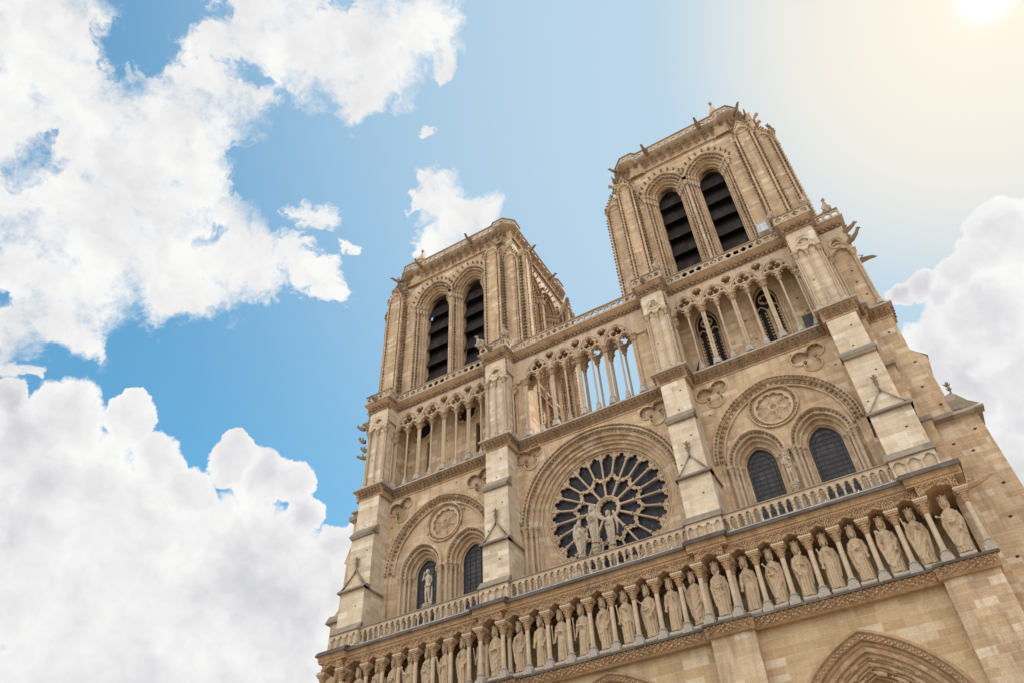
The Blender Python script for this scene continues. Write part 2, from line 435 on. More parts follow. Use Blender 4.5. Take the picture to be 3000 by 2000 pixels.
# --- kings' gallery: columns, arcade, cornice
KX = [-20.85,-19.25, -17.45,-16.12,-14.81,-13.49,-12.15,-10.83,-9.48, -8.42,-6.84, -5.35,-3.97,-2.6,-1.21,.18,1.58,2.96,4.37, 5.68,7.26, 8.73,10.12,11.58,13.03,14.5,15.95, 17.42,19.3]
KB = {0,1,9,10,19,20,27,28}      # those standing in front of a buttress
def kings_gallery():
    # reusable column pieces, built at the origin
    s = MB(); shaft(s,0,0,.62,2.68,.135,12)
    b = MB(); colbase(b,0,0,0,.66,.15)
    b.box(-.27,.27,-.27,.27,0,.26)
    c = MB(); capital(c,0,0,2.62,.62,.145); c.mi = 1
    c.box(-.31,.31,-.31,.31,3.2,3.27); c.box(-.35,.35,-.35,.35,3.27,3.37)
    c.mi = 0
    for k in range(6): c.ball(-.28+.11*k,-.33,3.42,.04)
    sm, bm_, cm = s.mesh('column',M['column']), b.mesh('base',M['base']), c.mesh('capital',[M['warm'],M['column']])
    def col(x,y):
        o = bpy.data.objects.new('column', sm); COL.objects.link(o); o.parent = cath; o.location = (x,y,ZL)
        for n, me in (('base',bm_),('capital',cm)):
            q = bpy.data.objects.new(n, me); COL.objects.link(q); q.parent = o
    for i,x in enumerate(KX): col(x, -2.48 if i in KB else -2.12)
    for i in (1,9,10,19,20,27):
        col(KX[i]+(.12 if KX[i] < 0 else .1)*0+(.02), -1.75)
    # back wall
    w = MB(); w.face(rect(-23.2,20.1,17.9,22.9), putlogs([(x,18.9) for x in (-14,-3,9.4)]), .6)
    w.box(-23.2,-20.7,-.95,1,17.9,22.9) if 0 else None
    w.build('gallery_back_wall', M['ochre'], cath)
    # canopies between the columns: trefoil arches edged with little balls, carved band, dentils
    a = MB(); t = MB()
    for i in range(len(KX)-1):
        x0, x1 = KX[i], KX[i+1]; cx = (x0+x1)/2; hw = (x1-x0)/2-.24
        yb = -2.70 if (i in KB and i+1 in KB) else -2.32
        z0, z1 = 21.32, 22.02
        hole = []
        circ = [(cx-hw*.48,z0+.0,hw*.5),(cx+hw*.48,z0+.0,hw*.5),(cx,z0+.1,hw*.52)]
        fo = foil(cx,z0-.02,circ,26,0,PI,True)
        out = [(x0,z1),(x0,z0),(cx-hw,z0)]+fo[::-1][1:-1]+[(cx+hw,z0),(x1,z0),(x1,z1)]
        a.plate(out, [], yb, yb+.3)
        # vault of the canopy running back to the wall
        a.strip(p3(fo,yb+.28), p3([(cx+(x-cx)*.72,z0+(z-z0)*.8) for x,z in fo],.59), False)
        for x,z,an in along(fo,.1): t.ball(x,yb-.03,z,.045)
        # carved castles on the spandrels above each capital
        for q in (x0+.0,x1-.0):
            pass
        for k in range(3):
            for sg in (-1,1):
                xx = (x0 if sg > 0 else x1)+sg*(.06+.1*k)
                t.box(xx-.035,xx+.035,yb-.09,yb,z0+.06+.05*k,z0+.27+.08*k)
                t.ball(xx+.05*sg,yb-.05,z0+.38+.07*k,.06)
        n = int((x1-x0)/.11)
        for k in range(n): t.ball(x0+(k+.5)*(x1-x0)/n, yb-.05, z0+.60+.03*sin(k*2.1), .045*rnd.uniform(.8,1.5), 1,1.3,1.5)
        for k in range(n): t.ball(x0+(k+.5)*(x1-x0)/n, yb-.05, z0+.44+.07*cos(k*1.7), .045*rnd.uniform(.7,1.5))
    a.build('canopy_arcade', M['warm'], cath)
    t.build('canopy_carving', M['warm'], cath)
    # side closure of the left end and the right end
    # entablature
    e = MB(); d = MB(); sl = MB()
    segs = [(-21.2,-18.95,-2.84),(-18.95,-8.8,-2.46),(-8.8,-6.5,-2.84),(-6.5,5.35,-2.46),(5.35,7.6,-2.84),(7.6,17.05,-2.46),(17.05,19.72,-2.84)]
    for j,(x0,x1,y) in enumerate(segs):
        e.prism([(y+.1,22.0),(y+.1,22.1),(y+.02,22.14),(y+.02,22.36),(y-.08,22.4),(.3,22.4),(.3,22.0)], x0, x1)
        n = int((x1-x0)/.3)
        for k in range(n):
            x = x0+(k+.5)*(x1-x0)/n
            d.ball(x,y+.01,22.25,.055,1.2,.7,1); d.ball(x+.07,y+.01,22.22,.035)
        ex = .12
        sl.prism([(y-.18,22.40),(y-.18,22.5),(y-.13,22.56),(y-.1,22.62),(y+.1,22.8),(.2,22.86),(.2,22.40)], x0-(ex if j in (0,2,4,6) else -ex), x1+(ex if j in (0,2,4,6) else -ex))
    e.build('gallery_entablature', M['warm'], cath); d.build('entablature_rosettes', M['warm'], cath)
    sl.build('gallery_coping', M['slate'], cath)
    # right-hand end returns to the wall
kings_gallery()

# --- balustrade above the kings
def balustrades():
    bal = MB(); bal.lathe(0,0,[(.1,0),(.1,.06),(.068,.12),(.06,.78),(.09,.8),(.07,.86),(.125,1.05),(.13,1.12)],8)
    bal.box(-.14,.14,-.13,.13,1.12,1.2)
    bm_ = bal.mesh('baluster', M['column'])
    Y0 = -2.0
    for (x0,x1) in ((-18.6,-8.5),(-6.4,5.5),(7.45,17.0)):
        n = round((x1-x0)/.46); st = (x1-x0)/n
        m = MB(); z0, z1 = 23.6, 23.98
        out = [(x1,z1),(x0,z1),(x0,z0)]
        for i in range(n):
            cx = x0+(i+.5)*st; hw = st/2-.04
            fo = foil(cx,z0-.02,[(cx-hw*.5,z0+.0,hw*.5),(cx+hw*.5,z0+.0,hw*.5),(cx,z0+.08,hw*.6)],12,0,PI,True)
            out += [(cx-hw,z0)]+fo[::-1][1:-1]+[(cx+hw,z0)]
        out += [(x1,z0)]
        m.plate(out, [], Y0-.09, Y0+.09)
        m.build('balustrade_arches', M['column'], cath)
        p = empty('balustrade', (0,0,0), cath)
        r = MB(); r.box(x0,x1,Y0-.14,Y0+.14,22.86,22.96); r.prism([(Y0-.17,23.98),(Y0-.17,24.04),(Y0-.05,24.1),(Y0+.14,24.1),(Y0+.14,23.98)],x0,x1)
        r.build('handrail', M['lead'], p)
        for i in range(n+1):
            o = bpy.data.objects.new('baluster', bm_); COL.objects.link(o); o.parent = p
            o.location = (x0+i*st, Y0, 22.9); o.scale = (1,1,.6)
        # pale conduit clipped along the foot
        c = MB(); c.tube([(x0+.2,Y0-.42,22.72),(x1-.2,Y0-.42,22.72)], .035, 6)
        k = x0+.6
        while k < x1: c.tube([(k,Y0-.45,22.66),(k+.08,Y0-.44,22.86),(k+.16,Y0-.3,22.74)], .022, 5); k += 1.7
        c.build('conduit', M['pipe'], cath)
    # blind panels in front of the buttresses with a sloped cap
    for i,(x0,x1) in enumerate(B):
        xa, xb = x0-.12, x1-.02
        n = 4 if i != 3 else 3
        m = MB(); st = (xb-xa)/n; holes = []
        for k in range(n):
            cx = xa+(k+.5)*st; hw = st/2-.09
            fo = foil(cx,23.5,[(cx-hw*.5,23.52,hw*.5),(cx+hw*.5,23.52,hw*.5),(cx,23.62,hw*.62)],12,0,PI,True)
            holes.append([(cx-hw,22.98)]+fo[::-1]+[(cx+hw,22.98)])
        m.wall(rect(xa,xb,22.85,23.92), holes, -2.32, .13)
        for xs, yy in ((xa,-2.32),(xb,-2.32)): m.strip([(xs,yy,22.85),(xs,yy,23.92)],[(xs,0,22.85),(xs,0,23.92)],False)
        for k in range(n+1):
            x = min(max(xa+k*st,xa+.07),xb-.07)
            m.lathe(x,-2.36,[(.075,22.9),(.045,22.97),(.04,23.42),(.06,23.44),(.09,23.56)],8)
        m.build('blind_panel', M['pale'], cath)
        w = MB(); w.prism([(-2.46,23.92),(-2.46,23.98),(-2.08,24.5),(-1.9,24.5),(-1.9,23.92)], xa-.09, xb+.09)
        w.build('weathering', M['lead'], cath)
balustrades()

# --- rose storey
WIN = [(-15.12,.9),(-11.02,.95),(10.15,.88),(14.15,.95)]
def roll(mb, cx, hw, zs, z0, c, y, r, n=10): mb.tube(p3(arch(cx,hw,zs,z0,c,n),y), r, 6, False)
def trefoil_loop(cx, cz, r=.56, k=.62):
    return foil(cx,cz,[(cx-.58,cz+.12,r),(cx+.5,cz+.38,r),(cx+.12,cz-.6,r)],54)
def side_bay(x0, x1, big, rosec, wins, tref, logs):
    bc, bhw = big
    c = .5; zs = 28.6
    outer = arch(bc, bhw, zs, 22.5, c, 16)
    trs = [trefoil_loop(*t) for t in tref]
    w = MB(); w.face(rect(x0,x1,22.5,35.4), [outer]+trs+putlogs(logs), 0)
    for l in trs: w.strip(p3(l,0),p3(l,.26)); w.face(l,[],.26)
    for l in putlogs(logs): w.strip(p3(l,0),p3(l,.3)); 
    w.build('storey_wall', M['wall'], cath)
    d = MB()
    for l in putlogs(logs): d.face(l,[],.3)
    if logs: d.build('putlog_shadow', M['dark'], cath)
    tr = MB()
    for l in trs:
        tr.mi = 1; tr.tube(p3(l,-.04), .05, 6, True); tr.mi = 0
        knobs(tr, l+[l[0]], .12, .09, .3)
    for t in tref:
        for dx,dz in ((-.05,.42),(-.32,-.3),(.42,-.05)): tr.ball(t[0]+dx,-.02,t[1]+dz,.15); tr.ball(t[0]+dx*1.5,.06,t[1]+dz*1.5,.09)
    tr.build('trefoil_carving', [M['relief'],M['wall']], cath)
    # big relieving arch: two rings of knobs, then the field it frames
    a = MB()
    prof = [(0,0),(-.12,0),(-.12,.16),(-.34,.16),(-.4,.28),(-.5,.3)]
    loops = [(arch(bc,bhw+q,zs,22.5,c,16),y) for q,y in prof]
    for (l0,y0),(l1,y1) in zip(loops,loops[1:]): a.strip(p3(l0,y0),p3(l1,y1),False)
    a.tube(p3(archtop(bc,bhw+.12,zs,c,16),-.07),.11,6); a.tube(p3(archtop(bc,bhw-.03,zs,c,16),-.05),.05,6)
    a.tube(p3(archtop(bc,bhw-.48,zs,c,16),.2),.08,6)
    a.build('relieving_arch', M['wall'], cath)
    k = MB(); knobs(k, archtop(bc,bhw+.02,zs,c,30), -.13, .085, .27); knobs(k, archtop(bc,bhw-.26,zs,c,30), .06, .095, .36)
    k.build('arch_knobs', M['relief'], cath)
    # field with the twin windows and the blind rose
    Yf = .3
    field = arch(bc,bhw-.5,zs,22.5,c,16)
    wl = [arch(cx,hw+.98,28.25,22.5001+.002*i,.35,12) for i,(cx,hw) in enumerate(wins)]
    rc = circle(rosec[0],rosec[1],1.62,48)
    # the windows share the middle pier; keep holes apart
    wl2 = []
    mid = (wins[0][0]+wins[1][0])/2
    for i,l in enumerate(wl):
        wl2.append([(min(x,mid-.05) if i == 0 else max(x,mid+.05), max(z,22.52)) for x,z in l])
    f = MB(); f.face(field,[rc]+wl2,Yf); f.build('arch_field', M['wall'], cath)
    for i,(cx,hw) in enumerate(wins):
        m = MB(); g = MB()
        steps = [(.98,Yf),(.98,.12),(.86,.1),(.8,.2),(.66,.3),(.62,.55),(.46,.58),(.4,.8),(.2,.86),(.14,1.02),(0,1.12)]
        cl = lambda l: [(min(x,mid-.05) if i == 0 else max(x,mid+.05), z) for x,z in l]
        loops = [(cl(arch(cx,hw+q,28.25,22.52,.35,12)),y) for q,y in steps]
        for (l0,y0),(l1,y1) in zip(loops,loops[1:]): m.strip(p3(l0,y0),p3(l1,y1),False)
        for q,y,r in ((.9,.06,.1),(.62,.3,.08),(.42,.58,.07),(.16,.9,.05)):
            m.tube(p3(cl(archtop(cx,hw+q,28.25,.35,12)),y),r,6)
        wo = m.build('arched_window', M['wall'], cath)
        knobs(g, archtop(cx,hw+.76,28.25,.35,24), .2, .085, .25)
        g.build('window_knobs', M['relief'], wo)
        for q,y,r in ((.86,.1,.12),(.6,.32,.11),(.38,.56,.1)):
            for sg in (-1,1):
                x = cx+sg*(hw+q)
                if (i == 0 and x > mid-.1) or (i == 1 and x < mid+.1):
                    x = mid-.02 if i == 0 else mid+.1
                    if q < .8: x = cx+sg*(hw+q)
                cc = MB(); cc.lathe(x,y,[(r*1.3,22.5),(r,22.7),(r*.97,27.55)],8)
                capital(cc,x,y,27.55,.62,r*.95); cc.build('column', M['column'], wo)
        gl = MB(); gl.face(arch(cx,hw+.02,28.25,22.52,.35,12),[],1.16)
        gl.build('glass_pane', M['glass'], wo, 0)
        br = MB(); top = 28.25+math.sqrt((hw+.35)**2-.35**2)
        for q in (-.5,0,.5): br.box(cx+q*hw-.02,cx+q*hw+.02,1.09,1.128,22.5,28.25+.85*math.sqrt(max(0,hw*hw-(q*hw)**2)))
        z = 24.0
        while z < top-.1:
            ww = hw if z < 28.25 else math.sqrt(max(.01,(hw+.35)**2-(z-28.25)**2))-.35
            br.box(cx-ww,cx+ww,1.1,1.125,z-.009,z+.009); z += .33
        br.tube(p3(arch(cx,hw-.2,28.1,22.5,.3,12),1.1),.018,5)
        br.tube(p3(arch(cx,hw-.01,28.25,22.5,.35,12),1.08),.05,5)
        br.build('window_bars', M['iron'], wo)
    # blind rose
    x, z = rosec
    m = MB(); prof = [(1.62,Yf),(1.62,.2),(1.5,.2),(1.44,.34),(1.3,.4),(1.24,.5)]
    loops = [(circle(x,z,r,48),y) for r,y in prof]
    for (l0,y0),(l1,y1) in zip(loops,loops[1:]): m.strip(p3(l0,y0),p3(l1,y1))
    m.face(circle(x,z,1.24,48),[],.52)
    m.tube(p3(circle(x,z,1.56,40),.18),.055,6,True); m.tube(p3(circle(x,z,.27,20),.36),.06,6,True)
    ro = m.build('blind_rose', M['wall'], cath)
    t = MB(); fo = multifoil(x,z,.86,12,.27,120,PI/12)
    t.plate(circle(x,z,1.26,48),[fo],.32,.5)
    t.tube(p3(fo,.33),.035,5,True)
    for j in range(6):
        a0 = PI/3*j+PI/2+.15
        t.tube([(x+r*cos(a0),.38,z+r*sin(a0)) for r in (.3,.84)],.04,6)
        t.ball(x+.84*cos(a0),.38,z+.84*sin(a0),.07)
    for j in range(12):
        a0 = PI/6*j+PI/6; t.ball(x+.7*cos(a0+PI/12*0),.34,z+.7*sin(a0),.055)
    t.build('rose_tracery', M['column'], ro)
    kk = MB(); knobs(kk, circle(x,z,1.41,48), .28, .06, .2); kk.build('rose_knobs', M['relief'], ro)
side_bay(-18.6,-8.3,(-13.42,4.72),(-13.2,31.7),WIN[:2],[(-17.2,34.0),(-9.85,34.0)],[(-18.0,32.6),(-16.0,33.2),(-12.0,34.6),(-11.4,32.2),(-14.6,31.0)])
side_bay(7.3,17.1,(12.2,4.42),(12.05,31.6),WIN[2:],[(8.65,33.98),(15.2,34.05)],[(8.1,32.4),(14.2,34.7),(16.5,32.8)])
RC = (-.38,28.85)
def central_bay():
    cx, cz = RC; zs = 28.75
    outer = arch(cx,6.0-.02,zs,22.5,0,24)
    tref = [(-5.5,34.42),(4.5,34.3)]
    # right trefoil outline sits partly behind the buttress
    trs = [trefoil_loop(*t) for t in tref]
    w = MB(); w.face(rect(-6.75,5.85,22.5,35.4),[outer]+trs,0)
    for l in trs: w.strip(p3(l,0),p3(l,.26)); w.face(l,[],.26)
    w.build('storey_wall', M['wall'], cath)
    tr = MB()
    for l in trs:
        tr.mi = 1; tr.tube(p3(l,-.04),.05,6,True); tr.mi = 0; knobs(tr,l+[l[0]],.12,.09,.3)
    for t in tref:
        for dx,dz in ((-.05,.42),(-.32,-.3),(.42,-.05)): tr.ball(t[0]+dx,-.02,t[1]+dz,.15); tr.ball(t[0]+dx*1.5,.06,t[1]+dz*1.5,.09)
    tr.build('trefoil_carving', [M['relief'],M['wall']], cath)
    a = MB()
    prof = [(5.98,0),(5.86,0),(5.82,.15),(5.5,.18),(5.44,.4),(5.3,.44)]
    loops = [(arch(cx,r,zs,22.5,0,24),y) for r,y in prof]
    for (l0,y0),(l1,y1) in zip(loops,loops[1:]): a.strip(p3(l0,y0),p3(l1,y1),False)
    ring = circle(cx,cz,5.12,72)
    a.face(arch(cx,5.3,zs,22.5,0,24),[ring],.44)
    rp = [(5.12,.44),(5.06,.62),(4.9,.64),(4.84,.8),(4.66,.86),(4.56,.88),(4.5,1.02),(4.38,1.06),(4.36,1.3)]
    rl = [(circle(cx,cz,r,72),y) for r,y in rp]
    for (l0,y0),(l1,y1) in zip(rl,rl[1:]): a.strip(p3(l0,y0),p3(l1,y1))
    a.tube(p3(archtop(cx,6.06,zs,0,24),-.06),.12,6); a.tube(p3(archtop(cx,5.42,zs,0,24),.24),.09,6)
    a.tube(p3(archtop(cx,5.82,zs,0,24),-.02),.08,6)
    for r,y,t in ((5.08,.5,.07),(4.86,.68,.07),(4.58,.88,.06),(4.42,1.02,.05)): a.tube(p3(circle(cx,cz,r,72),y),t,6,True)
    ro = a.build('rose_arch', M['wall'], cath)
    k = MB(); knobs(k,archtop(cx,5.95,zs,0,60),-.14,.085,.28); knobs(k,archtop(cx,5.62,zs,0,60),.02,.09,.3)
    k.build('arch_knobs', M['relief'], ro)
    for x,y,r in ((-6.22,-.02,.14),(-5.86,.16,.13),(-5.56,.34,.11),(5.5,-.02,.14),(5.12,.16,.13)):
        c = MB(); c.lathe(x,y,[(r*1.4,22.5),(r,22.75),(r*.96,27.9)],10); capital(c,x,y,27.9,.78,r)
        c.build('column', M['column'], ro)
    c = MB(); c.ball(-6.45,-.2,28.95,.16); c.ball(-6.58,-.25,29.08,.13); c.build('arch_stop_carving', M['relief'], ro)
    # glass and stone tracery
    rose = empty('rose_window',(0,0,0),cath)
    g = MB(); g.face(circle(cx,cz,4.4,72),[],1.34); g.build('stained_glass', M['roseglass'], rose, 0)
    t = MB(); y = 1.12
    def pol(r,a): return (cx+r*cos(a),cz+r*sin(a))
    # outer ring of 24 lights with trefoil heads, inner ring of 12, hub with cusps
    def ringplate(rin, rout, n, rhead, y0, y1, off):
        st = 2*PI/n; inner = []
        for i in range(n):
            am = off+i*st; w = rhead*sin(st/2)*.94
            hx, hz = pol(rhead,am)
            er = (cos(am),sin(am)); et = (-sin(am),cos(am))
            cs = [(hx-et[0]*w*.52,hz-et[1]*w*.52,w*.46),(hx+et[0]*w*.52,hz+et[1]*w*.52,w*.46),(hx+er[0]*w*.56,hz+er[1]*w*.56,w*.46),(hx,hz,w*.42)]
            fo = foil(hx-er[0]*.02,hz-er[1]*.02,cs,26,am-PI/2,am+PI/2,True)
            inner += fo
        # strip between the scalloped inner line and the outer circle
        outl = []
        for x,z in inner:
            rr = math.hypot(x-cx,z-cz); outl.append(pol(min(rout,rr+(.15 if n == 24 else .2)),math.atan2(z-cz,x-cx)))
        for yy,fl in ((y0,0),(y1,1)):
            t.strip(p3(inner,yy),p3(outl,yy))
        t.strip(p3(inner,y0),p3(inner,y1)); t.strip(p3(outl,y0),p3(outl,y1))
        t.tube(p3(inner,y0),.05,5,True); t.tube(p3(outl,y0+.03),.055,5,True)
        return inner
    ringplate(0,4.4,24,3.86,y,y+.18,PI/24)
    for i in range(24):
        a = 2*PI*i/24; t.tube([(pol(r,a)[0],y+.06,pol(r,a)[1]) for r in (3.8,4.38)],[.1,.15],6)
    t.tube(p3(circle(cx,cz,4.36,72),y+.05),.06,6,True)
    ringplate(0,2.6,12,1.95,y,y+.18,PI/12)
    for n,r0,r1,off,tr_ in ((24,2.5,3.84,0,.075),(12,.86,1.95,0,.085)):
        for i in range(n):
            a = off+2*PI*i/n
            if n == 24: r0 = 2.08 if i%2 == 0 else 2.5
            t.tube([(pol(r,a)[0],y-.04,pol(r,a)[1]) for r in (r0,r0+.08,r0+.1,r1-.14,r1-.1,r1)],[tr_*1.5,tr_*1.5,tr_,tr_,tr_*1.6,tr_*1.7],8)
    t.tube(p3(circle(cx,cz,.84,40),y-.06),.09,8,True)
    t.tube(p3(circle(cx,cz,.72,40),y),.07,6,True)
    fo = multifoil(cx,cz,.5,12,.155,96)
    t.plate(circle(cx,cz,.86,40),[fo],y,y+.16)
    for i in range(24):
        a = 2*PI*(i+.0)/24; x,z = pol(4.3,a); t.ball(x,y,z,.06)
    t.build('tracery', M['column'], rose)
central_bay()

# --- buttresses of the rose storey
def finial(mb, x, y, z, h):
    mb.tube([(x,y,z),(x,y,z+h*.5),(x,y,z+h*.85),(x,y,z+h)],[.06,.045,.07,.02],7)
    for q,r in ((.42,.13),(.72,.17)):
        for k in range(4):
            a = PI/2*k+.4
            mb.tube([(x,y,z+h*q),(x+r*.7*cos(a),y+r*.7*sin(a),z+h*(q+.06)),(x+r*1.2*cos(a),y+r*1.2*sin(a),z+h*(q+.14))],[.05,.045,.025],5)
    mb.ball(x,y,z+.05,.1)
def butt_front(m, x0, x1, y, z0, z1, logs=(), back=.0):
    hs = putlogs(logs); m.wall(rect(x0,x1,z0,z1), hs, y, .25)
    for xs in (x0,x1): m.strip([(xs,y,z0),(xs,y,z1)],[(xs,back,z0),(xs,back,z1)],False)
def buttresses():
    UP = [(-20.4,-18.3),(-8.45,-6.5),(5.62,7.45),(16.92,18.85)]
    for i,((x0,x1),(u0,u1)) in enumerate(zip(B,UP)):
        bt = empty('buttress',(0,0,0),cath); cx = (x0+x1)/2
        m = MB()
        butt_front(m,x0,x1,-2.05,23.9,27.05,[(x1-.7,25.8)])
        butt_front(m,u0,u1,-1.72,27.0,31.75,[(u1-.5,30.2),(u0+.3,28.3)])
        butt_front(m,u0+.03,u1-.05,-1.45,31.7,35.1,[(u0+.9,32.6),(u0+1.3,34.1)])
        # front triangle of the gablet
        g0 = -2.06
        m.add([(x0+.1,g0+.08,27.28),(x1-.1,g0+.08,27.28),(cx,g0+.28,28.72)],[(0,1,2)])
        m.build('shaft', M['pale'], bt)
        w = MB()
        # drip at the eaves with its dark slope
        w.prism([(-2.32,27.02),(-2.32,27.09),(-2.02,27.36),(-1.6,27.36),(-1.6,27.02)], x0-.13, x1+.13)
        for xs,sg in ((x0,-1),(x1,1)):
            w.add([(xs,-2.1,27.02),(xs+sg*.13,-2.32,27.02),(xs+sg*.13,0,27.02),(xs,0,27.02),(xs+sg*.13,-2.32,27.1),(xs+sg*.13,0,27.1),(xs-sg*.05,-2.1,27.36),(xs-sg*.05,0,27.36)],
                  [(0,1,2,3),(1,4,5,2),(4,6,7,5)])
        # roof planes of the gablet and their coping ribs
        w.add([(x0-.1,-2.05,27.1),(cx,-1.86,28.78),(cx,-1.3,28.95),(x0-.1,-.9,27.1)],[(0,1,2,3)])
        w.add([(x1+.1,-2.05,27.1),(cx,-1.86,28.78),(cx,-1.3,28.95),(x1+.1,-.9,27.1)],[(3,2,1,0)])
        w.tube([(x0-.1,-2.16,27.1),(x0+.35,-2.1,27.55),(cx-.15,-1.95,28.45),(cx,-1.9,28.8)],.05,6)
        w.tube([(x1+.1,-2.16,27.1),(x1-.35,-2.1,27.55),(cx+.15,-1.95,28.45),(cx,-1.9,28.8)],.05,6)
        w.build('gablet', M['lead'], bt)
        f = MB(); finial(f,cx,-1.9,28.7,1.1); f.ball(cx,-1.9,29.1,.12,1,1,1.5); f.ball(cx,-1.9,29.45,.1,1,1,1.6); f.build('finial', M['relief'], bt)
        s = MB(); s.prism([(-1.98,31.62),(-1.98,31.7),(-1.9,31.78),(-1.44,32.35),(-1.2,32.35),(-1.2,31.62)],u0-.1,u1+.1)
        s.prism([(-1.9,31.45),(-1.98,31.62),(-1.5,31.62),(-1.5,31.45)],u0-.02,u1+.02)
        s.build('setoff', M['lead'], bt)
    # intermediate and side pieces at the right-hand corner
    e = empty('corner_buttress',(0,0,0),cath); m = MB()
    butt_front(m,19.0,19.78,-.75,0,26.6,[],.4)
    butt_front(m,18.7,19.45,-.55,26.6,31.0,[],.4)
    butt_front(m,18.7,19.2,-.5,31,35.2,[],.4)
    m.build('inner_pier', M['wall'], e)
    w = MB(); w.prism([(-.98,26.5),(-.98,26.6),(-.5,27.1),(.2,27.1),(.2,26.5)],18.95,19.88)
    w.prism([(-.82,30.9),(-.82,31.0),(-.5,31.35),(.2,31.35),(.2,30.9)],18.7,19.55)
    w.prism([(-.2,26.72),(-.2,26.84),(.45,27.35),(.45,26.72)],19.7,22.5)
    rp = [(21.05,27.3),(22.5,27.15),(22.38,27.3),(22.0,27.62),(21.62,28.2),(21.4,28.42),(21.05,28.3)]
    w.face(rp,[],.28); w.strip(p3(rp,.28),p3(rp,2.6))
    w.add([(20.9,.3,31.9),(21.38,.25,31.35),(21.38,6,31.35),(20.9,6,31.9)],[(0,1,2,3)])
    w.build('weathering', M['lead'], e)
    m = MB(); logs = [(20.1,33.9),(20.6,31.2),(20.3,29.4),(21.0,24.6),(20.3,25.3),(21.5,22.4),(21.0,20.6),(20.4,18.6),(20.3,23.0),(21.6,25.8),(20.7,27.9)]
    out = [(19.1,0),(23.3,0),(22.42,18),(22.2,22),(22.1,26.75),(21.12,26.75),(21.1,30.6),(21.3,30.9),(21.3,31.35),(20.68,32.2),(20.68,35.2),(19.1,35.2)]
    hs = putlogs(logs,.17,.13)
    m.wall(out,hs,.3,.3)
    m.strip(p3(out[1:-1],.3),p3(out[1:-1],9),False)
    m.build('flank_wall', M['wall'], e)
    f = MB(); finial(f,21.5,.6,28.3,1.1); f.build('finial', M['relief'], e)
    # left-hand corner seen edge on
    e = empty('corner_buttress',(0,0,0),cath); m = MB()
    out = [(-20.3,0),(-24.4,0),(-24.1,17),(-23.95,26.6),(-24.15,26.9),(-23.2,27.9),(-23.1,31.4),(-23.35,31.6),(-22.8,33),(-22.75,35.3),(-20.3,35.3)]
    m.face(out[::-1],[],.9); m.strip(p3(out[1:-1],.9),p3(out[1:-1],9),False)
    m.build('flank_wall', M['wall'], e)
    w = MB(); w.prism([(.6,26.7),(.6,26.8),(.95,27.4),(9,27.4),(9,26.7)],-24.25,-20.4)
    w.prism([(.6,35.2),(.5,35.5),(9,35.5),(9,35.2)],-23.1,-20.4)
    w.build('weathering', M['lead'], e)
buttresses()

# --- the carved cornice under the great gallery
def cornice_D():
    c = MB(); l = MB(); s = MB()
    segs = [(-20.55,-18.2,-1.42,1),(-8.55,-6.4,-1.42,1),(5.5,7.55,-1.42,1),(16.85,18.95,-1.42,1),(-18.2,-8.55,.02,0),(-6.4,5.5,.02,0),(7.55,16.85,.02,0),(18.95,19.35,-.5,1),(19.3,20.75,.32,1),(-22.6,-20.55,.95,1)]
    for x0,x1,y,b in segs:
        z0,z1 = 35.05,35.86
        c.prism([(y+.02,z0-.05),(y-.08,z0-.02),(y-.08,z0+.06),(y-.02,z0+.1),(y-.03,z0+.4),(y-.14,z0+.62),(y-.32,z1),(y+1.3,z1),(y+1.3,z0-.05)],x0-(.06*b),x1+.06*b)
        leaf_frieze(l,x0+.05,x1-.05,y-.03,z0+.08,z1,.3,.33,(b,b) if b else (0,0),1.2 if b else 0)
        ov = .3*b
        s.prism([(y-.42,z1),(y-.42,z1+.1),(y-.34,z1+.14),(y-.34,z1+.2),(y-.1,z1+.34),(2.2,z1+.34),(2.2,z1)],x0-ov-(0 if b else -.3),x1+ov+(0 if b else -.3))
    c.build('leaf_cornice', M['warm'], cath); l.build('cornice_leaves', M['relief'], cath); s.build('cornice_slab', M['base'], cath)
cornice_D()

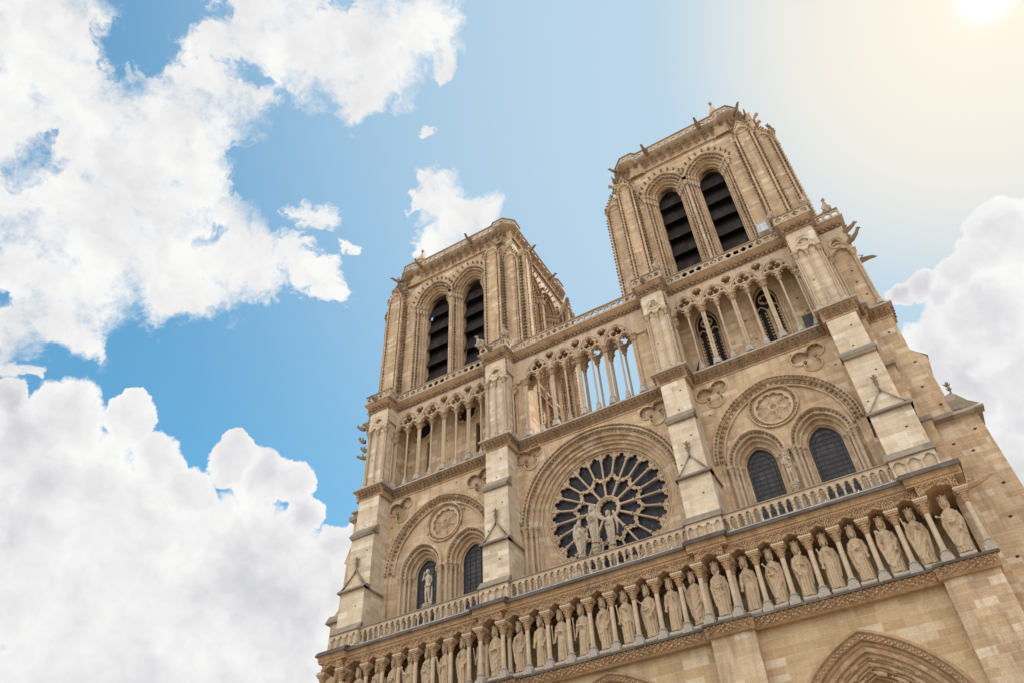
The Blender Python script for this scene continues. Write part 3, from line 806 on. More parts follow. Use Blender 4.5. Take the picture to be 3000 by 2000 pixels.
# --- great gallery (open arcade), 36.2 .. 45
ZC = 41.45
def gallery_bay(edges, x0, x1, rear):
    g = empty('great_gallery_bay',(0,0,0),cath)
    def lancet(cx, hw, z0, n=20, e=0.):
        return foil(cx,z0-.02,[(cx-hw*.5,z0+.04,hw*.5+e),(cx+hw*.5,z0+.04,hw*.5+e),(cx,z0+.23,hw*.56+e)],n,0,PI,True)
    def tracery(y, mb, solid):
        zt = 44.15; z0 = ZC+.42; cc = .69
        out = [(x1,zt),(x0,zt),(x0,z0-.1)]; holes = []
        for a,b in zip(edges,edges[1:]):
            w = (b-a)/2; mx = (a+b)/2; k1 = (b-a)/2.3
            for k in (0,1):
                cx = a+w*(k+.5); hw = w/2-.085
                out += [(cx-hw,z0-.1)]+lancet(cx,hw,z0)[::-1][1:-1]+[(cx+hw,z0-.1)]
            holes.append(multifoil(mx,z0+.98,.245*k1,3,.265*k1,42,PI/2))
            for sg in (-1,1):
                holes.append([(mx+sg*.62*k1,z0+.66),(mx+sg*.8*k1,z0+.78),(mx+sg*.68*k1,z0+1.02),(mx+sg*.56*k1,z0+.86)][::sg])
        out += [(x1,z0-.1)]
        for e in edges[1:-1]: holes.append(multifoil(e,z0+1.5,.19,3,.205,30,-PI/2))
        mb.plate(out,holes,y-.09,y+.12)
        for a,b in zip(edges,edges[1:]):
            mx = (a+b)/2; w = (b-a)/2; k1 = (b-a)/2.3
            mb.tube(p3(archtop(mx,w-.03,z0,cc,14),y-.13),.075,6); mb.tube(p3(archtop(mx,w-.16,z0,cc,14),y-.08),.04,6)
            mb.tube(p3(circle(mx,z0+.98,.53*k1,28),y-.11),.05,6,True)
            for k in range(3):
                t = PI/2+PI/3+2*PI*k/3; mb.ball(mx+.2*cos(t),y-.1,z0+.98+.2*sin(t),.075)
            for k in (0,1):
                cx = a+w*(k+.5); mb.tube(p3(lancet(cx,w/2-.085,z0,16,.05),y-.12),.05,6)
                mb.ball(cx-.22,y-.08,z0+.14,.06); mb.ball(cx+.22,y-.08,z0+.14,.06)
        for e in edges[1:-1]: mb.tube(p3(circle(e,z0+1.5,.42,22),y-.11),.05,6,True)
    m = MB(); tracery(0,m,0); m.build('tracery', M['column'], g)
    zb = 36.2
    def col(x,y,big):
        r = .115 if big else .085
        s = MB()
        if big:
            for dx in (-.07,.08): shaft(s,x+dx,y+(.02 if dx > 0 else -.02),zb+.7,ZC,.088,8)
        else: shaft(s,x,y,zb+.65,ZC,.078,8)
        o = s.build('column', M['column'], g)
        c = MB(); capital(c,x,y,ZC-.12,.55 if big else .5,.17 if big else .12); c.build('capital', M['carve'], g)
        b = MB(); colbase(b,x,y,zb,.75,.16 if big else .11); b.build('base', M['base'], g)
    for i,e in enumerate(edges):
        if 0 < i < len(edges)-1: col(e,0,True)
        if i < len(edges)-1: col((e+edges[i+1])/2,0,False)
    for e in (edges[0],edges[-1]): col(e,.02,True)
    # blind jambs beside the open arches
    j = MB()
    for a,b in ((x0,edges[0]),(edges[-1],x1)):
        if b-a > .05: j.box(a,b,.05,1.35 if rear else 1.75,zb,44.15)
    for a,b in ((x0,edges[0]),(edges[-1],x1)):
        if b-a > .5:
            cx = (a+b)/2; q = (b-a)/2-.08
            j.tube(p3(archtop(cx,q,ZC+.5,.4,10),-.02),.07,6); j.tube(p3(circle(cx,ZC+1.25,.33,20),.0),.05,6,True)
            j.tube(p3(foil(cx,ZC+.4,[(cx-q*.5,ZC+.45,q*.5),(cx+q*.5,ZC+.45,q*.5),(cx,ZC+.6,q*.55)],14,0,PI,True),.0),.05,6)
            k2 = a+.12 if b > 0 and a > 0 else b-.12
            for xx in (a+.14,b-.14): shaft(j,xx,-.02,zb+.5,ZC-.1,.07,8); capital(j,xx,-.02,ZC-.1,.5,.11)
    if j.v: j.build('jamb_wall', M['wall'], g)
    if rear:
        m = MB(); tracery(1.15,m,0); m.build('rear_tracery', M['carve'], g)
        for i,e in enumerate(edges):
            for xx in ([e] if 0 < i < len(edges)-1 else [])+([(e+edges[i+1])/2] if i < len(edges)-1 else []):
                s = MB(); big = xx == e
                r = .13 if big else .09
                shaft(s,xx,1.15,zb+.4,ZC-.1,r,10); capital(s,xx,1.15,ZC-.1,.75,r*1.2); colbase(s,xx,1.15,zb,.5,r*1.1)
                crocket_line(s,xx-r*1.6,1.15,ZC+.1,ZC+.6,.16,.07,-.5,-.5); crocket_line(s,xx+r*1.6,1.15,ZC+.1,ZC+.6,.16,.07,.5,-.5)
                s.build('rear_column', M['carve'], g)
    # crocketed ledge and frieze over the tracery
    return g
GE = [[-18.3,-15.83,-13.31,-10.86,-8.45],[-5.42,-3.01,-.66,1.66,4.05],[7.35,9.63,11.94,14.25,16.6]]
gb = [gallery_bay(GE[0],-18.35,-8.4,False), gallery_bay(GE[1],-6.5,5.6,True), gallery_bay(GE[2],7.3,16.95,False)]
def gallery_walls():
    Yw = 1.8
    # south bay: two traceried windows; north bay: two oculi and slits
    for k,(x0,x1) in ((0,(-19.5,-7.6)),(2,(6.8,18.2))):
        holes = []
        m = MB(); t = MB(); dk = MB()
        if k == 2:
            for cx,hw in ((9.35,.98),(13.85,.98)):
                holes.append(arch(cx,hw,41.6,36.4,1.2,10))
        else:
            for cx in (-16.75,-12.2): holes.append(circle(cx,42.75,1.0,32))
            for cx in (-16.1,-11.1): holes.append(rect(cx-.2,cx+.2,38.2,41.2))
        lg = putlogs([(x,z) for x,z in ((x0+1.3,41.0),(x0+1.6,39.2),(x0+5.3,40.6),(x0+5.6,38.6),(x1-2.2,40.8),(x1-1.9,39.3))],.14,.14)
        m.wall(rect(x0,x1,36,45.2),holes+lg,Yw,.45,False)
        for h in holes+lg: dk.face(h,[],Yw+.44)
        if k == 2:
            for h,(cx,hw) in zip(holes,((9.35,.98),(13.85,.98))):
                m.tube(p3(h,Yw-.02),.09,6); 
                t.tube(p3(arch(cx,hw-.2,41.6,36.4,1.0,10),Yw+.12),.06,6)
                t.lathe(cx,Yw+.15,[(.09,36.4),(.07,36.6),(.07,40.6),(.11,40.9)],8)
                for sg in (-1,1):
                    c2 = cx+sg*hw*.47
                    t.tube(p3(arch(c2,hw*.4,40.7,36.4,.35,8),Yw+.15),.06,6)
                    for s2 in (-1,1): crocket_line(t,c2+s2*hw*.3,Yw+.12,36.5,40.8,.3,.085,-s2,-.3)
                t.tube(p3(circle(cx,42.0,.42,24),Yw+.15),.06,6,True)
                for q in range(4): t.ball(cx+.33*cos(PI/2*q+.8),Yw+.15,42.0+.33*sin(PI/2*q+.8),.11)
        else:
            for cx in (-16.75,-12.2):
                t.tube(p3(circle(cx,42.75,1.02,32),Yw-.02),.1,6,True)
                t.tube(p3(circle(cx,42.75,1.3,36),Yw),.07,6,True)
                knobs(t,circle(cx,42.75,1.18,36),Yw-.06,.07,.22)
                for q in range(8): t.ball(cx+.82*cos(PI/4*q),Yw+.2,42.75+.82*sin(PI/4*q),.17)
        m.build('gallery_rear_wall', M['wall'], gb[k])
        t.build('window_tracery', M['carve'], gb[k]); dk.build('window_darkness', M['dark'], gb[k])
        c = MB(); c.box(x0,x1,.1,Yw+.1,44.0,44.2); c.build('gallery_ceiling', M['wall'], gb[k])
    c = MB(); c.box(-6.5,5.6,.1,1.5,44.16,44.9); c.box(-6.5,-5.5,1.35,2.2,36,45); c.box(4.2,5.6,1.35,2.2,36,45)
    c.build('gallery_ceiling', M['wall'], gb[1])
    s = MB(); s.box(15.75,17.2,1.2,1.7,36.3,38.5); s.build('wooden_shutter', M['iron'], gb[2])
    s = MB()
    for q in (15.9,16.3,16.7): s.plate(arch(q,.16,37.8,36.6,.05,6),[],1.14,1.19)
    s.build('shutter_panes', M['glass'], gb[2])
gallery_walls()
# piers in front of the gallery at the buttresses
def gallery_piers():
    G = [(-20.45,-18.35,[-20.28,-19.42,-18.55]),(-8.5,-6.45,[-8.4,-7.62,-6.78]),(5.55,7.4,[5.72,6.5,7.25]),(16.85,18.85,[16.98,17.75,18.6])]
    for i,(x0,x1,cs) in enumerate(G):
        p = empty('gallery_pier',(0,0,0),cath); m = MB(); Y0 = -1.0
        m.wall(rect(x0+.12,x1-.12,36.1,44.3),putlogs([(x0+.55,39.2)],.12,.12),Y0,.2)
        for xs in (x0+.12,x1-.12): m.strip([(xs,Y0,36.1),(xs,Y0,44.3)],[(xs,1.8,36.1),(xs,1.8,44.3)],False)
        m.build('pier_shaft', M['pale'], p)
        t = MB(); cx = (x0+x1)/2; hw = (x1-x0)/2
        # blind tracery head: gable arch, foiled panel, two little arches
        z0 = ZC+.5
        h = [multifoil(cx,z0+1.0,.17,3,.22,30)] if i > 1 else [circle(cx,z0+1.0,.3,24)]
        out = [(x1,44.1),(x0,44.1),(x0,z0-.02)]
        for a,b in zip(cs,cs[1:]):
            c2 = (a+b)/2; q = (b-a)/2-.1
            fo = foil(c2,z0-.02,[(c2-q*.5,z0+.03,q*.55),(c2+q*.5,z0+.03,q*.55),(c2,z0+.2,q*.6)],14,0,PI,True)
            out += [(c2-q,z0-.02)]+fo[::-1][1:-1]+[(c2+q,z0-.02)]
        out += [(x1,z0-.02)]
        t.plate(out,h,Y0-.2,Y0-.02)
        t.tube(p3(archtop(cx,hw-.25,z0+.1,.5,10),Y0-.22),.05,6)
        t.tube(p3(circle(cx,z0+1.0,.5,26),Y0-.21),.04,6,True)
        # side heads
        for xs in (x0,x1): t.box(xs-.06,xs+.06,Y0-.18,.1,z0+.75,44.1)
        t.build('blind_tracery', M['pale'], p)
        for k,x in enumerate(cs):
            c = MB()
            for dx in ((-.07,.07) if k != 1 else (0,)): shaft(c,x+dx,Y0-.16,36.75,ZC,.072,8)
            capital(c,x,Y0-.16,ZC,.52,.13 if k != 1 else .1); colbase(c,x,Y0-.16,36.2,.6,.13)
            c.build('column', M['column'], p)
        for xs,sg in ((x1-.02,1),(x0+.02,-1)):
            c = MB()
            for yy in (-.35,.05):
                shaft(c,xs+sg*.04,yy,36.7,ZC-.7,.07,8)
            capital(c,xs+sg*.05,-.15,ZC-.7,.52,.17); colbase(c,xs+sg*.05,-.15,36.2,.6,.15)
            c.build('column', M['column'], p)
        k = MB()
        for xs in (x0-.02,x1+.02):
            k.ball(xs,Y0-.2,44.0,.14); k.ball(xs,Y0-.28,44.15,.1)
            crocket_line(k,xs,Y0-.18,z0+.1,44.1,.26,.075)
        k.build('pier_crockets', M['relief'], p)
    # corner pier, set back
    p = empty('gallery_pier',(0,0,0),cath); m = MB()
    m.wall(rect(18.8,20.62,36.1,44.3),putlogs([(19.9,40.0),(20.05,37.6),(19.85,38.9)],.15,.13),.45,.2)
    m.strip([(20.62,.45,36.1),(20.62,.45,44.3)],[(20.62,9,36.1),(20.62,9,44.3)],False)
    m.strip([(-22.2,.9,36.1),(-22.2,.9,44.3)],[(-22.2,9,36.1),(-22.2,9,44.3)],False)
    m.face(rect(-22.2,-20.4,36.1,44.3),[],.9)
    m.build('pier_shaft', M['wall'], p)
    z0 = ZC-.3
    for x,y in ((19.05,.25),(20.5,.28)):
        c = MB()
        for dx in (-.07,.07): shaft(c,x+dx,y,36.75,z0,.08,8)
        capital(c,x,y,z0,.52,.14); colbase(c,x,y,36.2,.6,.14); c.build('column', M['column'], p)
    for x,y in ((-20.75,-.1),(-21.6,.7),(-22.1,1.2)):
        c = MB(); shaft(c,x,y,36.75,z0,.08,8); capital(c,x,y,z0,.52,.12); colbase(c,x,y,36.2,.6,.12); c.build('column', M['column'], p)
    c = MB()
    cx = 19.78; q = .58; zz = z0+.52
    fo = foil(cx,zz-.02,[(cx-q*.5,zz+.03,q*.52),(cx+q*.5,zz+.03,q*.52),(cx,zz+.2,q*.6)],14,0,PI,True)
    c.plate([(20.66,44.1),(18.9,44.1),(18.9,zz)]+[(cx-q,zz)]+fo[::-1][1:-1]+[(cx+q,zz)]+[(20.66,zz)],[multifoil(cx,zz+1.1,.17,3,.22,30)],.15,.42)
    c.tube(p3(archtop(cx,.68,zz+.1,.4,10),.12),.05,6); c.tube(p3(circle(cx,zz+1.1,.5,24),.13),.04,6,True)
    c.build('blind_tracery', M['column'], p)
gallery_piers()

# --- cornice E and pierced balustrade
def quatre_rail(mb, x0, x1, y, z0, z1, th=.14, step=.62, xf=None):
    n = max(1,round((x1-x0)/step)); st = (x1-x0)/n; h = z1-z0; holes = []
    for i in range(n):
        cx = x0+(i+.5)*st
        holes.append(multifoil(cx,z0+h*.5,h*.17,4,h*.19,28,PI/4*(i%2)))
        if i: holes.append([(cx-st/2-.06,z0+h*.08),(cx-st/2+.06,z0+h*.08),(cx-st/2,z0+h*.22)]); holes.append([(cx-st/2-.06,z1-h*.08),(cx-st/2,z1-h*.22),(cx-st/2+.06,z1-h*.08)])
    mb.plate(rect(x0,x1,z0,z1),holes,y,y+th)
def cornice_E():
    c = MB(); l = MB(); s = MB()
    segs = [(-20.5,-18.3,-1.25,1),(-8.55,-6.4,-1.25,1),(5.5,7.45,-1.25,1),(16.8,18.9,-1.25,1),(-18.3,-8.55,-.02,0),(-6.4,5.5,-.02,0),(7.45,16.8,-.02,0),(18.9,20.7,.3,1),(-22.3,-20.5,.75,1)]
    for x0,x1,y,b in segs:
        z0,z1 = 44.1,44.92
        c.prism([(y-.02,z0-.02),(y-.1,z0),(y-.1,z0+.07),(y-.03,z0+.12),(y-.05,z0+.36),(y-.14,z0+.4),(y-.42,z1-.08),(y-.42,z1),(y+2.0,z1),(y+2.0,z0-.02)],x0-.06*b,x1+.06*b)
        vine(l,x0,x1,y-.08,z0+.04,z0+.5,.17,.12)
        for q in range(int((x1-x0)/.5)): l.ball(x0+.25+q*.5,y-.1,z0+.42,.07)
        if b:
            for xs in (x0,x1):
                for q in range(7): l.ball(xs+(-.05 if xs == x0 else .05),y+.1+.17*q,z0+.25+.08*(q%2),.075)
        ov = .32 if b else -.32
        s.prism([(y-.48,z1-.02),(y-.5,z1+.06),(y-.46,z1+.12),(y-.3,z1+.2),(3,z1+.2),(3,z1-.02)],x0-ov,x1+ov)
    c.build('upper_cornice', M['warm'], cath); l.build('cornice_foliage', M['relief'], cath); s.build('cornice_slab', M['base'], cath)
    for x0,x1,y,b in segs[:8]:
        m = MB(); yy = y-.32; a0,a1 = (x0-.2,x1+.2) if b else (x0+.25,x1-.25)
        quatre_rail(m,a0,a1,yy,45.12,45.82,.13,.6)
        if b:
            for xs in (a0,a1):
                if xs == a0 and x0 > 18.5: continue
                r = MB(xf=lambda p,xs=xs: (xs+p[1],p[0],p[2]))
                quatre_rail(r,yy+.14,yy+1.3 if x0 < 18.5 else yy+6,-.065,45.12,45.82,.13,.6)
                m.v, m.f, m.m = m.v+r.v, m.f+[tuple(i+len(m.v) for i in f) for f in r.f], m.m+r.m
        m.build('pierced_balustrade', M['column'], cath)
        h = MB(); h.prism([(yy-.07,45.82),(yy-.09,45.9),(yy-.02,45.98),(yy+.18,45.98),(yy+.2,45.82)],a0-.05*b,a1+.05*b)
        h.build('handrail', M['lead'], cath)
cornice_E()

# --- bell towers
def moulded(mb, cx, zs, c, z0, outline_steps, rolls, xf=None):
    loops = [(arch(cx,r,zs,z0,c,12),y) for r,y in outline_steps]
    for (l0,y0),(l1,y1) in zip(loops,loops[1:]): mb.strip(p3(l0,y0),p3(l1,y1),False)
    for r,y,t in rolls: mb.tube(p3(arch(cx,r,zs,z0,c,12),y),t,6)
def bell_opening(tower, wins, Yf, xf=None):
    """two tall lancets with stepped jambs; returns the holes for the wall"""
    for cx,hw in wins:
        m = MB(xf); zs, c, z0 = 58.0, .55, 45.0
        st = [(hw+.98,Yf),(hw+.92,Yf-.06),(hw+.82,Yf+.02),(hw+.74,Yf+.2),(hw+.6,Yf+.22),(hw+.54,Yf+.45),(hw+.4,Yf+.47),(hw+.34,Yf+.7),(hw+.2,Yf+.72),(hw+.14,Yf+.95),(hw,Yf+1.0),(hw,Yf+1.6)]
        moulded(m,cx,zs,c,z0,st,[(hw+.86,Yf+.02,.08),(hw+.62,Yf+.22,.075),(hw+.42,Yf+.46,.07),(hw+.2,Yf+.7,.07),(hw+.04,Yf+.96,.05)])
        o = m.build('belfry_opening', M['wall'], tower)
        k = MB(xf)
        for q,y in ((.74,.08),(.5,.3)):
            pts = arch(cx,hw+q,zs,z0+.5,c,30)
            knobs(k,pts,Yf+y,.1,.34)
        # hook crockets standing over the hood
        for x,z,a in along(archtop(cx,hw+1.14,zs,c,24),.62):
            k.tube([(x,Yf,z-.02),(x+.06*cos(a+1.5),Yf-.12,z+.06),(x+.16*cos(a+1.5),Yf-.2,z+.16*sin(a+1.5))],[.09,.08,.1],5)
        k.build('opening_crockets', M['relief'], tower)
        cp = MB(xf)
        for sg in (-1,1):
            for q,y in ((.86,.0),(.62,.22),(.42,.46),(.2,.7),(.06,.95)):
                cp.lathe(cx+sg*(hw+q),Yf+y-.06,[(.1,zs-.75),(.2,zs-.3),(.19,zs-.25)],8)
                cp.box(cx+sg*(hw+q)-.2,cx+sg*(hw+q)+.2,Yf+y-.26,Yf+y+.12,zs-.25,zs-.1)
                cp.box(cx+sg*(hw+q)-.25,cx+sg*(hw+q)+.25,Yf+y-.33,Yf+y+.12,zs-.1,zs+.05)
        cp.build('impost_capitals', M['column'], tower)
        z = 46.4; 
        lv = MB(xf)
        while z < 60.6:
            # slanting boards with a scalloped lower edge
            n = 14; w = hw+.05; y0, y1 = Yf+1.15, Yf+2.3
            if z > zs: w = max(.12, math.sqrt(max(0,(hw+c)**2-(z-zs)**2))-c+.05)
            edge = []
            for i in range(n*2+1):
                x = cx-w+2*w*i/(2*n); edge.append((x,y0,z-.18-(.1 if i%2 else 0)))
            top = [(x,y1-.35,z+2.12) for x,_,_ in edge]
            lv.strip(edge,top,False); lv.strip([(x,y,q+.09) for x,y,q in edge],[(x,y,q+.09) for x,y,q in top],False)
            lv.strip(edge,[(x,y,q+.09) for x,y,q in edge],False)
            z += 2.15
        lv.build('louvre_boards', M['louvre'], tower)
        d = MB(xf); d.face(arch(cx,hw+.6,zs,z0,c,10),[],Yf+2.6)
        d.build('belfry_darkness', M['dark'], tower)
    return [arch(cx,hw+.98,58.0,45.0+.01,.55,12) for cx,hw in wins]
def gargoyle(mb, x, y, z, dx, dy, L=1.3, up=.25):
    r = math.hypot(dx,dy); dx/=r; dy/=r
    P = lambda t,h: (x+dx*t*L,y+dy*t*L,z+h)
    mb.tube([P(0,0),P(.35,.04),P(.7,.1+up*.3),P(.9,.15+up*.7),P(1.02,.12+up)],[.2,.19,.14,.115,.07],7)
    mb.ell(P(.93,.17+up*.8),(.11,.11,.1),8,6)
    mb.tube([P(.95,.13+up*.8),P(1.12,.08+up*.8)],[.07,.04],6)
    px, py = -dy, dx
    for s in (-1,1):
        mb.tube([P(.9,.25+up*.8),(P(.88,0)[0]+px*.07*s,P(.88,0)[1]+py*.07*s,z+.3+up*.8)],[.035,.02],5)
        a = P(.15,.1); mb.tube([(a[0]+px*.12*s,a[1]+py*.12*s,a[2]),(P(.4,.25)[0]+px*.2*s,P(.4,.25)[1]+py*.2*s,z+.28),(P(.1,.3)[0]+px*.22*s,P(.1,.3)[1]+py*.22*s,z+.42)],[.07,.05,.02],5)
def ribbed_pier(tower, x0, x1, y, z0, z1, side=0, back=None, xf=None, gable=True):
    """narrow tower buttress: shafts at its edges, rows of crockets and a gabled head"""
    m = MB(xf); k = MB(xf); back = back if back is not None else y+1.2
    m.wall(rect(x0,x1,z0,z1),[],y)
    for xs in (x0,x1): m.strip([(xs,y,z0),(xs,y,z1)],[(xs,back,z0),(xs,back,z1)],False)
    for xs in (x0+.04,x1-.04): shaft(m,xs,y-.04,z0,z1-.3,.09,8)
    for xs in (x0+.3,x1-.3): shaft(m,xs,y-.02,z0,z1-.3,.055,8)
    for xs in (x0-.02,x1+.02): shaft(m,xs,y+.45,z0,z1-.6,.085,8)
    for xs,dx in ((x0+.17,0),(x1-.17,0)): crocket_line(k,xs,y+.0,z0,z1-.4,.4,.1,dx,-1)
    crocket_line(k,x0-.05,y+.22,z0,z1-.5,.42,.12,-1,0); crocket_line(k,x1+.05,y+.22,z0,z1-.5,.42,.12,1,0)
    crocket_line(k,x0-.03,y+.62,z0,z1-.7,.4,.1,-1,-.3); crocket_line(k,x1+.03,y+.62,z0,z1-.7,.4,.1,1,-.3)
    for xs in (x0+.05,x1-.05,(x0+x1)/2): 
        if xs != (x0+x1)/2: capital(m,xs,y-.04,z1-.42,.4,.11)
    cx = (x0+x1)/2; hw = (x1-x0)/2
    if gable:
        # trefoil arch and steep gable with crockets
        m.tube(p3(archtop(cx,hw-.16,z1,.1,8),y-.12),.1,6); m.tube(p3(archtop(cx,hw-.36,z1,.1,8),y-.06),.06,6)
        g = [(x0-.04,z1),(x1+.04,z1),(cx,z1+1.75)]
        m.plate([(x0-.02,z1-.02),(x1+.02,z1-.02),(x1+.02,z1+.1),(cx,z1+1.7),(x0-.02,z1+.1)],[],y-.04,y+.7)
        for xs in (x0-.06,x1+.06):
            m.tube([(xs,y-.1,z1+.1),(cx,y-.1,z1+1.8)],.075,6)
            for t in (.15,.35,.55,.75,.92):
                k.ball(xs+(cx-xs)*t,y-.14,z1+.2+1.7*t,.1)
                k.ball(xs+(cx-xs)*t+(-.09 if xs < cx else .09),y-.12,z1+.3+1.7*t,.08)
        f = MB(xf); finial(f,cx,y,z1+1.65,.75); f.build('finial', M['relief'], tower)
        for xs in (x0,x1):
            k.ball(xs,y-.1,z1+.15,.15); k.ball(xs,y-.2,z1+.35,.12); k.ball(xs,y-.25,z1+.0,.1)
    m.build('tower_buttress', M['wall'], tower); k.build('buttress_crockets', M['relief'], tower)
def tower(x0, x1, wins, fr, sd, cornerR, name_label):
    t = empty('bell_tower',(0,0,0),cath)
    Yf = .85; Yb = 12.5
    holes = [arch(cx,hw+.98,58.0,45.2,.55,12) for cx,hw in wins]
    # keep the two holes apart in the narrow pier
    mid = (wins[0][0]+wins[1][0])/2
    holes = [[(min(x,mid-.03) if i == 0 else max(x,mid+.03),z) for x,z in h] for i,h in enumerate(holes)]
    m = MB(); m.face(rect(x0,x1,45,63),holes,Yf)
    # back and far sides
    m.strip([(x0,Yb,45),(x0,Yb,63)],[(x1,Yb,45),(x1,Yb,63)],False)
    m.build('belfry_wall', M['wall'], t)
    bell_opening(t, wins, Yf)
    # south and north faces, each with a lancet pair of its own
    for xs, sg in ((x1,1),(x0,-1)):
        xf = (lambda p, xs=xs: (xs-p[1],p[0],p[2])) if sg > 0 else (lambda p, xs=xs: (xs+p[1],p[0],p[2]))
        w2 = [(5.1,.85),(8.3,.85)]; mid2 = 6.7
        m = MB(xf)
        hs = [arch(cx,hw+.98,58.0,45.2,.55,12) for cx,hw in w2]
        hs = [[(min(x,mid2-.03) if i == 0 else max(x,mid2+.03),z) for x,z in h] for i,h in enumerate(hs)]
        m.face(rect(Yf,Yb,45,63),hs,0); m.build('belfry_wall', M['wall'], t)
        bell_opening(t, w2, 0, xf)
        for a,b in ((Yf+.4,Yf+1.9),(Yb-2.2,Yb-.7)): ribbed_pier(t,a,b,-.95,45,59.3,xf=xf,back=.2)
        mo = MB(xf); mo.tube([(Yf,-.12,61.2),(Yb,-.12,61.2)],.1,6)
        y = Yf+.5
        while y < Yb: 
            corbel(mo,y); y += .84
        mo.build('corbel_table', M['carve'], t)
    for a,b in fr: ribbed_pier(t,a,b,.15,45,59.7,back=Yf+.1)
    for a,b in sd: ribbed_pier(t,a,b,.95,45,58.6,back=2.2)
    m = MB(); m.tube([(x0+.9,Yf-.12,61.15),(x1-.9,Yf-.12,61.15)],.1,6)
    x = x0+.9
    c = MB(xf=lambda p: (p[0],p[1]+Yf,p[2]))
    while x < x1-.5: corbel(c,x); x += .84
    c.build('corbel_table', M['relief'], t); m.build('string_course', M['wall'], t)
    # parapet following a plan with octagonal corners
    px0, px1 = (5.6,17.75) if x0 > 0 else (-19.75,-6.0)
    def plan(e):
        X0,X1,Y0,Y1 = px0-e, px1+e, Yf-.95-e, Yb+e
        return [(X0+.9,Y0+.22),(X0+2.0,Y0+.22),(X0+2.3,Y0+.5),(X1-2.3,Y0+.5),(X1-2.0,Y0+.22),(X1-.9,Y0+.22),(X1,Y0+1.1),(X1,Y0+2.2),(X1-.28,Y0+2.5),(X1-.28,Y1-2.5),(X1,Y1-2.2),(X1,Y1-1),(X1-.9,Y1),(X0+.9,Y1),(X0,Y1-1),(X0,Y1-2.2),(X0+.28,Y1-2.5),(X0+.28,Y0+2.5),(X0,Y0+2.2),(X0,Y0+1.1)]
    def bandp(mb,e0,z0,e1,z1): mb.strip([(x,y,z0) for x,y in plan(e0)],[(x,y,z1) for x,y in plan(e1)])
    m = MB(); bandp(m,-.42,60.9,-.42,62.35); bandp(m,-.42,62.35,.15,62.7)
    m.build('cornice', M['carve'], t)
    s = MB(); bandp(s,.15,62.7,.28,62.78); bandp(s,.28,62.78,.28,62.9); bandp(s,.28,62.9,-.6,62.98); bandp(s,.28,62.78,-.5,62.78)
    s.build('parapet_ledge', M['base'], t)
    pl = plan(.1); r = MB(); hr = MB()
    for (ax,ay),(bx,by) in zip(pl,pl[1:]+pl[:1]):
        L = math.hypot(bx-ax,by-ay); ux,uy = (bx-ax)/L,(by-ay)/L
        xf = lambda p,ax=ax,ay=ay,ux=ux,uy=uy: (ax+ux*p[0]-uy*p[1],ay+uy*p[0]+ux*p[1],p[2])
        w = MB(xf); n = max(1,round(L/.68)); st = L/n; hs = []
        for i in range(n):
            cx = (i+.5)*st; hs.append(foil(cx,63.2,[(cx-.11,63.22,.13),(cx+.11,63.22,.13),(cx,63.38,.14)],20))
        w.plate(rect(0,L,62.95,63.75),hs,0,.14)
        r.f += [tuple(i+len(r.v) for i in f) for f in w.f]; r.v += w.v; r.m += w.m
        h = MB(xf); h.prism([(-.08,63.75),(-.1,63.84),(-.02,63.93),(.2,63.93),(.2,63.75)],-.03,L+.03)
        hr.f += [tuple(i+len(hr.v) for i in f) for f in h.f]; hr.v += h.v; hr.m += h.m
    r.build('parapet', M['column'], t); hr.build('parapet_coping', M['lead'], t)
    for gx,gy,dx,dy in ((x0+4.0,Yf-.55,-.15,-1),(x1-4.4,Yf-.55,-.1,-1),(x1-1.3,Yf-.2,.7,-.7),(x0+1.0,Yf-.1,-1,-.8),(x1-.2,4.5,1,-.1),(x1-.2,9.0,1,0),(x0+.2,6,-1,0)):
        g = MB(); gargoyle(g,gx,gy,62.75,dx,dy,1.1,.3); g.build('gargoyle', M['relief'], t)
    g = MB()
    for cx in ((x0+1.2),(x1-1.2)):
        for q in range(26):
            bx, by, bz = cx+rnd.uniform(-1.0,1.0),Yf-.45+rnd.uniform(-.3,.3),59.8+rnd.uniform(0,2.2)
            g.ball(bx,by,bz,rnd.uniform(.07,.15))
            if q%3 == 0: g.tube([(bx,by,bz),(bx+rnd.uniform(-.1,.1),by-.25,bz+.25),(bx+rnd.uniform(-.25,.25),by-.3,bz+.6)],[.12,.09,.02],5)
    g.build('corner_carving', M['relief'], t)
    rf = MB(); rf.face([(x0+1,63.0),(x1-1,63.0)],[],0) if 0 else rf.box(x0+1.2,x1-1.2,Yf+.6,Yb-.6,62.9,63.05)
    rf.build('tower_roof', M['lead'], t)
    for c_ in t.children:
        if c_.name.split('.')[0] in ('corbel_table','string_course','cornice','parapet_ledge','parapet','parapet_coping','gargoyle','corner_carving','tower_roof'): c_.location.z = .55
    return t
def corbel(mb, x):
    """hook corbel leaning out below the parapet (local y=0 is the wall)"""
    mb.tube([(x,-.02,61.3),(x,-.1,61.7),(x,-.26,62.05),(x,-.42,62.3)],[.1,.11,.12,.14],6)
    mb.ball(x,-.5,62.36,.18); mb.ball(x,-.58,62.2,.11); mb.ball(x+.1,-.36,62.1,.1); mb.ball(x-.1,-.36,62.1,.1)
    mb.ball(x+.3,-.14,61.85,.09); mb.ball(x+.3,-.2,61.98,.06); mb.ball(x+.31,-.06,61.4,.05)
tS = tower(5.0,18.6,[(9.42,1.08),(13.4,1.1)],[(5.35,6.75),(16.6,18.05)],[(3.78,5.3),(18.0,19.3)],1,'')
tN = tower(-20.9,-6.3,[(-15.62,1.36),(-11.48,1.22)],[(-20.75,-19.0),(-9.1,-7.45)],[(-21.6,-20.7),(-7.45,-5.85)],1,'')
